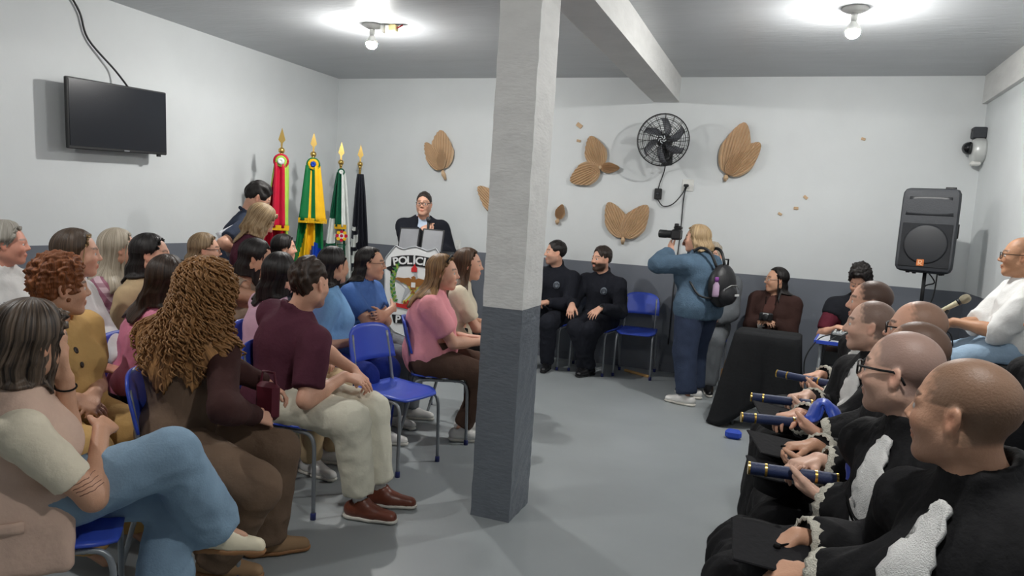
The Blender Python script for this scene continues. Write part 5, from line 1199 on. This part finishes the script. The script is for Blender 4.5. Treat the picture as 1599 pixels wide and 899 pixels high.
for i in (0,1):
    a=p.leg[i][2]; k=p.leg[i][1]; d=nrm(k-a); MB().tube([a-d*.03,a+d*.05,a+d*.11],[.036,.036,.042],12).build('sock',WHT,p.root,True)
    R=frame_np(d); c=a+d*.085; MB().tube([c+(R[:,0]*math.cos(t)+R[:,1]*math.sin(t))*.047 for t in (2*PI*q/18 for q in range(18))],.011,6,closed=True).build('trouser_cuff',CHI,p.root,True)
p.shoes(SHB,M_SOLE,name='loafer',yaw=(10,2)); p.short_hair(HDB,thick=.014,front=.066,top=.006,side=-.03,nape=-.07,wr=.006); p.finish(beard=((60,46,38),.35))
# --- sky blue tee
p=sit('woman with long black hair in a sky blue tee with a tattooed arm',(-2.76,4.15,1.165),74,0,chlab='blue chair under the woman in the sky blue tee',q=2,seed=16,twist=42,W=1.28,belly=.04,LH=(.28,.08,.69),RH=(.28,-.07,.69),skin='tan')
p.shirt(LBL,.62,e=.016,loose=1.04); p.trousers(ROY); p.shoes(SHW); p.long_hair(HB,length=.20,vol=.016,face=70,groove=.0026); p.finish()
sb=Sdf().us(p.armp(1,0,2),.025); a,e,w=p.arm[1]; tt=MB(); rnd=random.Random(5)
for k in range(16):
    c=a+(e-a)*(.72+.3*rnd.random()); r=rnd.uniform(.008,.016); pts=p.onsurf(sb,[c+np.array([r*math.cos(t)+rnd.uniform(-.03,.03)*0,-.2,r*1.2*math.sin(t)+rnd.uniform(-.002,.002)]) for t in np.linspace(0,5.2,9)],(0,1,0)); tt.tube(pts,.0022,4)
tt.build('tattoo',mat('tattoo_grey',(98,84,80),rough=.6),p.bo)
# --- blue tee
p=sit('black haired woman with glasses in a blue tee, arms folded, by the lectern',(-2.86,4.78,1.145),26,0,chlab='blue chair under the woman in the blue tee',q=2,seed=17,twist=4,W=1.18,belly=.03,lean=4,LH=(.27,-.10,.80),RH=(.29,.02,.83),elb=((-.1,.7,-.6),(.0,-.75,-.6)),Lh=dict(d=(.2,-1,.0),n=(1,.2,.2),curl=35),Rh=dict(d=(-.25,1,.0),n=(1,.2,.2),curl=35),skin='tan',brow='1A1412')
p.shirt(BLU,.62,e=.016); p.trousers(GRJ,e=.018); p.shoes(SHW); p.long_hair(HB,length=.30,vol=.012,face=82,groove=.003,fore=42); p.glasses(rim=.0014); p.finish()
# --- bright pink tee
p=sit('blonde brown haired woman in a bright pink tee, brown trousers and white sneakers',(-2.18,4.60,1.145),16,26,chlab='blue chair under the woman in the bright pink tee',q=2,seed=18,twist=-4,W=1.16,belly=.03,LH=(.36,.06,.69),RH=(.38,-.05,.69),LF=(.30,.12,.085),RF=(.26,-.10,.085),Rh=dict(d=(.9,.4,-.15),n=(.1,-.2,1)))
p.shirt(BPK,.72,e=.018,sl_e=.014,loose=1.05); p.trousers(BRN,e=.016,flare=-.006,hemz=.03); p.shoes(SHW,yaw=(8,-6),name='sneaker'); p.long_hair(H18,length=.27,side=.2,vol=.018,face=72,groove=.003,fore=44,wave=.003)
MB().tube([p.L(q) for q in ((.03,.083,.085),(.055,.05,.125),(.06,0,.138),(.055,-.05,.125),(.03,-.083,.085))],.006,6).build('hair_sunglasses',M_GLASSF,p.root,True); p.finish()
# --- cream top next to the pillar
p=sit('woman with long brown hair in a cream top just left of the pillar',(-2.28,5.26,1.165),20,22,chlab='blue chair under the woman in the cream top',q=3,seed=19,twist=0,LH=(.36,.06,.69),RH=(.38,-.03,.70))
p.shirt(CRT,.75,e=.016); p.trousers(BLK); p.shoes(SHW); p.long_hair(HBR,length=.36,side=.36,vol=.02,face=70,groove=.003,fore=44); p.finish()
# --- standing pair by the left wall
p=Person('standing blonde woman in a maroon sleeveless top looking down beside the flags',(-3.84,4.76,1.40),heading=46,hy=6,hp=34,pose='stand',seed=10,q=2,S=.94,lean=4,slouch=10,LH=(.30,.12,1.0),RH=(.30,-.08,1.02))
p.shirt(MRS,.06,neck=.012,hem=.16); p.trousers(DRK); p.shoes(SHK); p.long_hair(HBL,length=.26,vol=.022,face=54,groove=.0035,wave=.008,wide=.1); p.finish()
p=Person('standing man in a slate blue shirt looking down, by the left wall',(-4.16,5.10,1.575),heading=44,hy=2,hp=30,pose='stand',sex='m',seed=11,q=2,S=1.02,lean=3,slouch=12,W=1.05,LH=(.30,.14,1.05),RH=('w',-4.06,4.86,1.12))
p.shirt(SLT,.75,collar=True,loose=1.08,hem=.12); p.trousers(DRK); p.shoes(SHK); p.short_hair(HB,thick=.014,front=.066,top=.006,wr=.004); p.finish()
t=thing('paper_sheet','white paper sheet held by the standing man in slate blue by the left wall','paper',(-4.16,4.79,1.225),math.radians(40)); t.rotation_euler=(0,math.radians(-28),math.radians(60)); MB().sheet([[(.16*u,.008*math.sin(3*u),.21*v) for v in (-.5,0,.5)] for u in (-.5,-.25,0,.25,.5)]).build('page',mat('paper_white',(228,230,236),rough=.7),t,True,solid=.003)
# --- speaker at the lectern
p=Person('man with glasses in a black suit speaking at the lectern',(-3.70,7.22,1.625),heading=-62,hy=-12,pose='stand',sex='m',seed=20,q=2,S=1.03,W=1.10,RH=(.20,-.0,1.36),LH=(.26,.16,1.15),elb=(None,(-.2,-.8,-.6)),Rh=dict(d=(.35,.85,.25),n=(.75,-.35,.3),curl=70,thumb=20,tcurl=10),skin='light',lean=2)
p.shirt(LBS,0,e=.014,collar=True,name='shirt',hem=.05); fw=p.F2[:,0]
ja=p.shirt(SUI,1.93,e=.028,sl_e=.010,name='suit_jacket',loose=1.06,hem=.2,neck=.014,sub=[Cone(p.p3+fw*.10+p.F2[:,2]*.03,p.p2+fw*.155-p.F2[:,2]*.04,.066,.028)]); p.trousers(SUI); p.shoes(SHK)
p.short_hair(HBZ,thick=.008,front=.066,top=.004,wr=.002); p.glasses(rim=.0022); p.finish()
w=p.arm[1][2]; hd=w+np.array([.05,.055,.0]); d=Vector((-.10,.05,1)).normalized()
c,s_=math.cos(p.h),math.sin(p.h); wp=lambda q:(p.base[0]+c*q[0]-s_*q[1],p.base[1]+s_*q[0]+c*q[1],q[2])
t=thing('microphone','black handheld microphone held by the speaker at the lectern','microphone',wp(hd)); MB().lathe([(.010,-.10),(.013,0),(.014,.08)],axis=(0,0,1),seg=12).build('handle',M_BLACKP,t,True); MB().lathe([(.018,.08),(.026,.10),(.026,.12),(.012,.137)],axis=(0,0,1),seg=14).build('mesh_head',mat('dark_mesh',(70,72,76),rough=.5,metal=.5),t,True)
# --- officers by the back wall
def officer(label,head,wy,chl,hd,scalp=None,beard=None,seed=30,**k):
    p=sit(label,head,wy,hd,chlab=chl,q=2,sex='m',seed=seed,S=1.04,**k); sh=p.shirt(NAV,1.93,e=.018,collar='stand',name='uniform_shirt',wr=.004,hemz=p.seat+.06); p.trousers(NAV,e=.018,hemz=-.01,wr=.006); p.shoes(SHK,SHK,high=True,name='boot')
    p.patch('chest_badge',mat('badge_grey',(104,112,122),rough=.6),[[(.085+.034*r*math.cos(t),.045+.040*r*math.sin(t)) for t in (2*PI*i/16 for i in range(17))] for r in (.05,.6,1)],off=.004,parent=sh)
    p.patch('badge_ring',mat('badge_dark',(44,48,56),rough=.6),[[(.085+.024*r*math.cos(t),.045+.028*r*math.sin(t)) for t in (2*PI*i/16 for i in range(17))] for r in (.8,1)],off=.007,parent=sh)
    R=frame_np(np.array([0,0,1.])); MB().box(p.p0+np.array([.135,0,.105]),(.012,.05,.035),bev=.004).build('belt_buckle',mat('buckle_silver',(150,152,156),rough=.3,metal=.7),p.root); watch(p,0)
    return p
p=officer('bearded police officer in dark uniform sitting beside the empty chair',(-1.77,7.50,1.17),-128,'blue chair under the bearded officer',-100,W=1.06,seed=31,LF=(.33,-.02,.085),RF=(.34,.06,.085),LH=(.36,.14,.70),RH=(.36,-.17,.70),twist=-6,knee=((1,.35,1),(1,-.35,1)),Lh=dict(d=(.8,-.3,-.55),n=(.6,.1,.8),curl=22,spread=9),Rh=dict(d=(.7,.15,-.7),n=(.7,0,.7),curl=22,spread=9),skin='light')
p.short_hair(HBZ,thick=.014,front=.064,top=.006,wr=.003); p.finish(beard=((44,34,28),.95))
p=officer('clean-shaven police officer in dark uniform partly hidden by the pillar',(-2.27,7.50,1.20),-150,'blue chair under the clean-shaven officer',-96,W=1.10,seed=32,LH=(.35,.05,.70),RH=(.34,-.08,.70),twist=-10,LF=(.36,.10,.085),skin='light')
p.short_hair(HB,thick=.012,front=.056,top=.0,wr=.003); p.finish(beard=((80,74,74),.35))
# --- photographer
p=Person('woman photographer with blonde hair in denim jacket and jeans seen from behind',(-.755,6.80,1.455),heading=150,hy=24,pose='stand',seed=21,q=2,S=.93,W=1.22,lean=2,LH=(.27,.10,1.335),RH=(.20,-.12,1.36),elb=((.1,.9,-.55),(.2,-.9,-.6)),Lh=dict(d=(.5,-.2,.75),n=(-.2,.6,-.6),curl=35),Rh=dict(d=(.6,.4,.6),n=(.1,-.9,.3),curl=45),LF=(-.08,.17,.085),RF=(.06,-.13,.085))
p.shirt(DJN,1.86,e=.028,sl_e=.010,collar=True,loose=1.12,hem=.10,name='denim_jacket',wr=.005,extra=[Ell(p.p0+np.array([0,0,.0]),(.185,.262,.22))]); p.trousers(DJP,e=.014,flare=.012,fr=1.12,hemz=.02,name='jeans'); p.shoes(SHW,name='sneaker',yaw=(16,-4))
for i in (0,1):
    B,w=p.arm[i][1],p.arm[i][2]; d=nrm(w-B); R=frame_np(d); c=B+(w-B)*.82; MB().tube([c+d*q for q in (-.028,-.02,.02,.028)],[.046,.050,.049,.045],14).build('turned_cuff',cloth('denim_cuff',(128,146,166)),p.root,True)
p.long_hair(HBL,length=.13,vol=.022,face=60,groove=.0035,wide=.06); p.finish(); pho=p
c,s_=math.cos(p.h),math.sin(p.h); wp=lambda q:(p.base[0]+c*q[0]-s_*q[1],p.base[1]+s_*q[0]+c*q[1],q[2])
f=np.array([math.cos(math.radians(24)),math.sin(math.radians(24)),0]); ce=p.hc+f*.175+np.array([0,0,.03])
t=thing('photo_camera','black camera with long lens held up by the photographer','camera',wp(ce),math.radians(174))
MB().box((0,0,0),(.07,.135,.095),bev=.012).box((0,.055,0),(.085,.03,.09),bev=.012).build('camera_body',M_BLACKP,t); MB().box((-.005,0,.062),(.07,.06,.035),bev=.01).build('viewfinder_hump',M_BLACKP,t)
MB().lathe([(.034,.03),(.036,.05),(.034,.09),(.037,.10),(.037,.16),(.033,.165),(.030,.15)],axis=(1,0,0),seg=20).build('camera_lens',M_BLACKP,t,True); MB().box((0,.04,.085),(.035,.035,.03),bev=.005).build('hot_shoe_flash',M_BLACKP,t)
bk=p.p2-p.F2[:,0]*.235-np.array([0,0,.07]); t=thing('backpack','small black backpack on the photographer with a bottle in its side pocket','backpack',wp(bk),p.h)
MB().ball((0,0,-.02),(.10,.155,.19),20,14).build('pack',mat('black_nylon',(28,28,31),rough=.5,var=.1,bump=.3,bscale=30),t,True); MB().ball((-.06,0,-.09),(.065,.115,.095),16,10).build('front_pocket',mat('black_nylon2',(32,32,35),rough=.5,bump=.3,bscale=30),t,True)
MB().tube([(-.105,.09,-.03),(-.118,.04,-.005),(-.122,-.04,-.005),(-.105,-.10,-.04)],.004,6).build('zip',mat('zip_silver',(190,190,188),rough=.3,metal=.6),t,True); MB().box((-.128,-.04,-.09),(.006,.06,.018)).build('maker_tag',mat('tag_silver',(210,210,210),rough=.4),t)
MB().tube([(-.02,-.03,.16),(-.02,-.03,.21),(-.02,.03,.21),(-.02,.03,.16)],.008,6).build('top_loop',M_BLACKP,t,True)
for q in (1,-1): MB().tube(smooth_path([(.03,.06*q,.14),(.09,.085*q,.26),(.17,.11*q,.295),(.23,.13*q,.26)],4),.014,6).build('shoulder_strap',M_BLACKP,t,True); MB().tube(smooth_path([(.0,.13*q,-.13),(.1,.185*q,-.11),(.2,.19*q,.0)],4),.010,6).build('lower_strap',M_BLACKP,t,True)
t2=thing('water_bottle','small clear bottle with purple cap in the backpack side pocket','bottle',wp(bk+np.array([-.035,.135,-.03])))
MB().lathe([(.028,-.08),(.030,-.06),(.028,.02),(.014,.045),(.013,.055)],seg=14).build('bottle_body',mat('pink_clear_plastic',(176,150,176),rough=.15,coat=.3),t2,True); MB().lathe([(.017,.05),(.017,.085),(.012,.09)],seg=12).build('cap',mat('purple_plastic',(138,70,150),rough=.4),t2,True)
# --- grey suit behind the photographer
p=sit('grey suited person seated against the wall hidden behind the photographer',(-.665,7.52,1.29),-96,-92,chlab='blue chair under the person in the grey suit',q=3,sex='m',seed=22,W=1.1,S=1.05,LH=(.36,.1,.69))
p.shirt(WHT,0,e=.014,collar=True); p.shirt(GRS,1.93,e=.028,name='suit_jacket',loose=1.06,sub=[Cone(p.p3+p.F2[:,0]*.13,p.p2+p.F2[:,0]*.19-p.F2[:,2]*.1,.06,.012)]); p.trousers(GRS,e=.022); p.shoes(SHK); p.short_hair(HPL,thick=.02,front=.06,wr=.004); p.finish()
# --- woman in brown blazer
p=sit('woman with long black hair and glasses in a brown blazer behind the draped table',(-.055,7.52,1.105),-162,-98,chlab='blue chair under the woman in the brown blazer',q=2,seed=23,twist=-12,W=1.1,LH=(.30,.02,.72),RH=(.28,-.04,.72),skin='tan',brow='1A1412')
p.shirt(BTE,0,e=.014,neck=.022,name='top'); ja=p.shirt(BBL,1.93,e=.026,name='blazer',loose=1.06,neck=.02,sub=[Cone(p.p3+p.F2[:,0]*.13,p.p1+p.F2[:,0]*.19,.06,.035)]); p.trousers(BLK); p.shoes(SHK)
p.long_hair(HB,length=.30,vol=.014,face=80,groove=.003,fore=40); p.glasses(rim=.0018,m=mat('silver_frame',(170,160,150),rough=.3,metal=.6)); p.finish()
ly=p.patch('lanyard_card',mat('card_white',(196,196,196),rough=.5),[[(-.028+.056*u,-.055-.055*v) for u in (0,.5,1)] for v in (0,.5,1)],off=.02); 
P=p.onsurf(p.gsh,[p.p2+p.F2[:,0]*.35+p.F2[:,1]*a+p.F2[:,2]*b for a,b in ((.055,.16),(.045,.1),(.025,.03),(0,-.05),(-.025,.03),(-.045,.1),(-.055,.16))],-p.F2[:,0])+p.F2[:,0]*.008; MB().tube(smooth_path(P,3),.004,5).build('lanyard',M_BLACKCORD,p.root,True)
c,s_=math.cos(p.h),math.sin(p.h); wp=lambda q:(p.base[0]+c*q[0]-s_*q[1],p.base[1]+s_*q[0]+c*q[1],q[2])
t=thing('photo_camera','small black camera in the hands of the woman in the brown blazer','camera',wp(np.array([.36,-.02,.775])),p.h); MB().box((0,0,0),(.05,.12,.075),bev=.01).build('camera_body',M_BLACKP,t); MB().lathe([(.03,.02),(.032,.06),(.026,.065)],axis=(1,0,0),seg=16).build('camera_lens',M_BLACKP,t,True); MB().box((.028,.0,.03),(.004,.05,.012)).build('badge_strip',mat('print_white',(220,220,220),rough=.5),t)
tag(MB().ball((0,0,.12),(.10,.05,.12),14,10).tube([(-.05,0,.2),(-.03,0,.30),(.03,0,.30),(.05,0,.2)],.008,6).build('handbag',mat('tan_leather',(150,116,78),rough=.5),None,True,loc=(-.41,7.40,.0)),'tan handbag on the floor left of the draped table','handbag')
# --- young man at the mixer
p=sit('young man with curly black hair in dark jacket looking down at the sound mixer',(.62,6.93,1.19),-108,-98,chlab='blue chair under the young man at the mixer',q=3,sex='m',seed=24,hp=30,lean=8,LH=(.36,.12,.80),RH=(.36,-.12,.80),skin='light',brow='1A1412')
p.shirt(BUR,.85,e=.016,name='tee'); p.shirt(DJ1,.35,e=.028,name='vest_jacket',sub=[Cone(p.p3+p.F2[:,0]*.13,p.p1+p.F2[:,0]*.19,.045,.06)]); p.trousers(DRK); p.shoes(SHK); p.short_hair(HB,thick=.028,front=.05,top=.012,curl=.010,fwd=.014); p.finish()
# --- man in white shirt on a tall stool
t=thing('tall_stool','tall black stool under the man in the white shirt','stool',(1.375,5.42,0)); MB().lathe([(.17,.80),(.18,.81),(.18,.84),(.16,.85)],seg=24).build('stool_seat',M_BLACKP,t,True)
for k in range(4): a=PI/4+k*PI/2; MB().tube([(.12*math.cos(a),.12*math.sin(a),.81),(.2*math.cos(a),.2*math.sin(a),0)],.012,8).build('leg',M_BLACKP,t,True)
MB().tube([(.165*math.cos(a),.165*math.sin(a),.35) for a in (2*PI*k/20 for k in range(20))],.009,6,closed=True).build('foot_ring',M_BLACKP,t,True)
p=sit('bald man with glasses in a white shirt and pale jeans perched by the right wall',(1.375,5.42,1.505),168,184,ch=False,q=1,sex='m',seed=25,seat=.85,lean=-4,slouch=6,W=1.02,LF=(.40,.10,.40),RF=(.40,-.10,.40),LH=(.37,.03,1.07),RH=(.38,-.04,1.05),skin='brown',Lh=dict(d=(.75,-.55,-.2),n=(.2,.2,1),curl=30),elb=((-.6,.5,-.5),None),brow='2A1C14')
p.shirt(WHT,1.15,e=.024,sl_e=.016,collar=True,loose=1.12,wr=.007,scale=(6,6,5)); p.trousers(WJ); p.shoes(SHK); p.glasses(); p.finish(scalp=((70,50,40),.35,.035))
# --- graduates
def graduate(label,head,wy,chl,q=1,scalp=((92,80,74),.62,.045),hands=None,glasses=False,hair=None,seed=40,skin='light',W=1.08,heading=181,beard=((110,92,84),.3),hs=None,**k):
    p=sit(label,head,wy,heading,chlab=chl,q=q,sex='m',seed=seed,W=W,S=1.04,lean=1,twist=36,skin=skin,hs=hs,LF=(.36,.12,.085),RF=(.36,-.12,.085),**k)
    p.gown(GOW); p.jabot()
    if hair: p.short_hair(hair,**{'thick':.004,'front':.052,'wr':.001})
    if glasses: p.glasses(**glasses)
    p.shoes(SHK,SHK); p.finish(scalp=scalp,beard=beard); return p
M_TUBE=mat('navy_tube',(38,52,92),rough=.5,var=.06,bump=.2,bscale=300); M_FOIL=mat('gold_foil',(222,184,96),rough=.25,metal=.8,var=.03)
def diploma(label,a,b):
    a=Vector(a); b=Vector(b); d=(b-a); L=d.length; d.normalize(); t=thing('diploma_tube',label,'diploma',tuple((a+b)/2),0,'navy diploma tubes held by the graduates'); h=L/2
    MB().lathe([(.0005,-h),(.021,-h),(.021,h),(.0005,h)],axis=d,seg=20).build('tube',M_TUBE,t,'auto')
    for z0,z1 in ((-h-.001,-h+.006),(-h*.52-.004,-h*.52+.004),(h*.60-.004,h*.60+.004),(h-.006,h+.001)): MB().lathe([(.0005,z0),(.0222,z0),(.0222,z1),(.0005,z1)],axis=d,seg=20).build('gold_band',M_FOIL,t,'auto')
def mortarboard(label,c,rz,tilt=(0,0)):
    t=thing('mortarboard',label,'cap',c,rz,'black graduation caps'); t.rotation_euler=(tilt[0],tilt[1],rz)
    MB().box((0,0,0),(.23,.23,.008),bev=.003).build('board',BLK,t); MB().lathe([(.085,-.07),(.09,-.02),(.08,-.004)],seg=22).build('skull_cap',BLK,t,True); MB().lathe([(.01,.004),(.008,.012)],seg=10).tube([(0,0,.008),(.06,.05,.008),(.105,.10,.006),(.112,.108,-.05)],.003,5).build('tassel',M_BLACKCORD,t,True)
LHD=dict(d=(.72,-.66,.05),n=(-.25,.75,-.6),curl=48,thumb=30,spread=4); RHD=dict(d=(.75,.62,-.1),n=(.05,-.15,1),curl=38,spread=4)
CAPB=cloth('cap_black',(34,34,37))
def T(a,b,label): diploma(label,a,b); return Vector(a),Vector(b)
# tubes (near end at the lap, far end forward)
a,b=T((.314,4.44,.745),(.02,4.56,.745),'navy diploma tube with gold bands, furthest of the four, held by the dark haired graduate')
graduate('dark haired graduate with buzz cut in black gown, furthest of the gowned row',(.455,4.42,1.215),174,'blue chair under the furthest graduate',q=2,scalp=((44,36,34),.96,.055),seed=46,LH=('w',.28,4.36,.70),RH=('w',.25,4.58,.765),Lh=LHD,Rh=RHD)
diploma('navy diploma tube, third furthest, on the lap of the graduate with the bare profile',(.189,3.825,.75),(-.094,3.80,.75))
graduate('shaven graduate without glasses in clear profile, fifth of the gowned row from the camera',(.415,3.92,1.145),171,'blue chair under the shaven graduate in profile',q=1,scalp=((88,78,74),.82,.045),seed=45,LH=('w',.20,3.73,.715),RH=('w',.17,3.91,.775),Lh=LHD,Rh=RHD,skin='pale')
diploma('navy diploma tube held by the graduate with a tattooed hand, second from the camera',(.165,3.335,.77),(-.112,3.275,.77))
g4=graduate('balding graduate with black glasses, fourth of the gowned row from the camera',(.53,3.40,1.20),166,'blue chair under the balding graduate with glasses',q=1,scalp=((96,82,70),.7,.02),glasses=dict(rim=.003),seed=44,LH=('w',.16,3.22,.735),RH=('w',.12,3.40,.79),Lh=LHD,Rh=RHD)
graduate('graduate with short brown crop half hidden behind the foremost glasses wearer, third from the camera',(.455,2.90,1.165),158,'blue chair under the third graduate',q=1,scalp=((66,52,46),.9,.055),seed=43,LH=('w',.19,2.80,.73),RH=('w',.17,3.02,.765),Lh=dict(d=(.85,-.35,-.1),n=(-.1,.65,-.75),curl=30,thumb=35),Rh=dict(d=(.85,.3,-.1),n=(.1,-.1,1),curl=28),skin='tan')
a,b=T((.229,2.595,.775),(-.05,2.565,.775),'nearest navy diploma tube with gold bands, held by the shaven graduate with black glasses')
graduate('shaven graduate with black glasses in gown with white jabot, second from the camera',(.345,2.37,1.185),153,'blue chair under the shaven graduate with glasses',q=0,scalp=((122,104,100),.78,.055),glasses=dict(rim=.0032),seed=42,skin='pale',LH=('w',.19,2.50,.735),RH=('w',.17,2.70,.80),Lh=LHD,Rh=RHD)
graduate('graduate with close-cropped hair in black gown and white jabot, nearest the camera at right',(.395,1.83,1.20),147,'blue chair under the nearest graduate',q=0,scalp=((98,80,64),.8,.06),seed=41,skin='tan',LH=('w',.12,1.90,.735),RH=('w',.10,2.10,.75),Lh=dict(d=(.8,-.3,-.2),n=(-.1,.3,.9),curl=30),Rh=dict(d=(.8,.3,-.3),n=(.1,-.2,1),curl=30),W=1.12)
graduate('graduate in black gown with white jabot at the extreme right edge, second row',(1.17,3.96,1.24),170,'blue chair under the graduate at the right edge',q=2,seed=47,scalp=((60,50,46),.7,.05))
mortarboard('black graduation cap held edge-on by the third graduate',(.06,2.98,.745),.3,(.10,.16))
mortarboard('black graduation cap on the lap of the shaven graduate with black glasses',(.06,2.78,.71),.15,(0,.12))
mortarboard('black graduation cap on the lap of the nearest graduate',(.05,2.02,.74),.1,(.10,.10))
mortarboard('black graduation cap on the lap of the graduate with the bare profile',(.05,3.66,.72),.2,(.05,.15))
def satin(label,m,pts,r,cat='sash',name='satin_hood'):
    b=MB(); P=smooth_path(pts,5); rows=[]; n=len(P); w=Wob(3)
    for i,q in enumerate(P):
        t=i/(n-1); d=(P[min(i+1,n-1)]-P[max(i-1,0)]).normalized(); _,a,c=frame(d); rr=r*(.55+.6*math.sin(PI*min(1,t*1.1+.08)))
        rows.append([tuple(q+(a*math.cos(2*PI*k/18)+c*math.sin(2*PI*k/18)*.55)*rr*(1+.16*math.sin(5*2*PI*k/18+i*.5))) for k in range(19)])
    o=b.sheet(rows).build(name,m,None,True,solid=.003); return tag(o,label,cat)
SATB=mat('blue_satin',(42,78,190),rough=.35,var=.08,sheen=.3); SATO=mat('orange_satin',(232,104,34),rough=.4,var=.05)
satin('bright blue satin hood bunched on the lap of the third graduate',SATB,[(.13,3.30,.79),(.17,3.32,.80),(.20,3.33,.86),(.24,3.32,.845),(.28,3.28,.79),(.33,3.25,.77)],.036)
satin('blue satin sash hanging below the white jabot of the shaven graduate with black glasses',SATB,[(.285,2.53,.93),(.275,2.53,.86),(.265,2.52,.80)],.04)
satin('orange satin lining spread on the lap of the nearest graduate beneath the cap',SATO,[(-.01,2.05,.665),(.06,2.03,.67),(.13,2.0,.675)],.06)
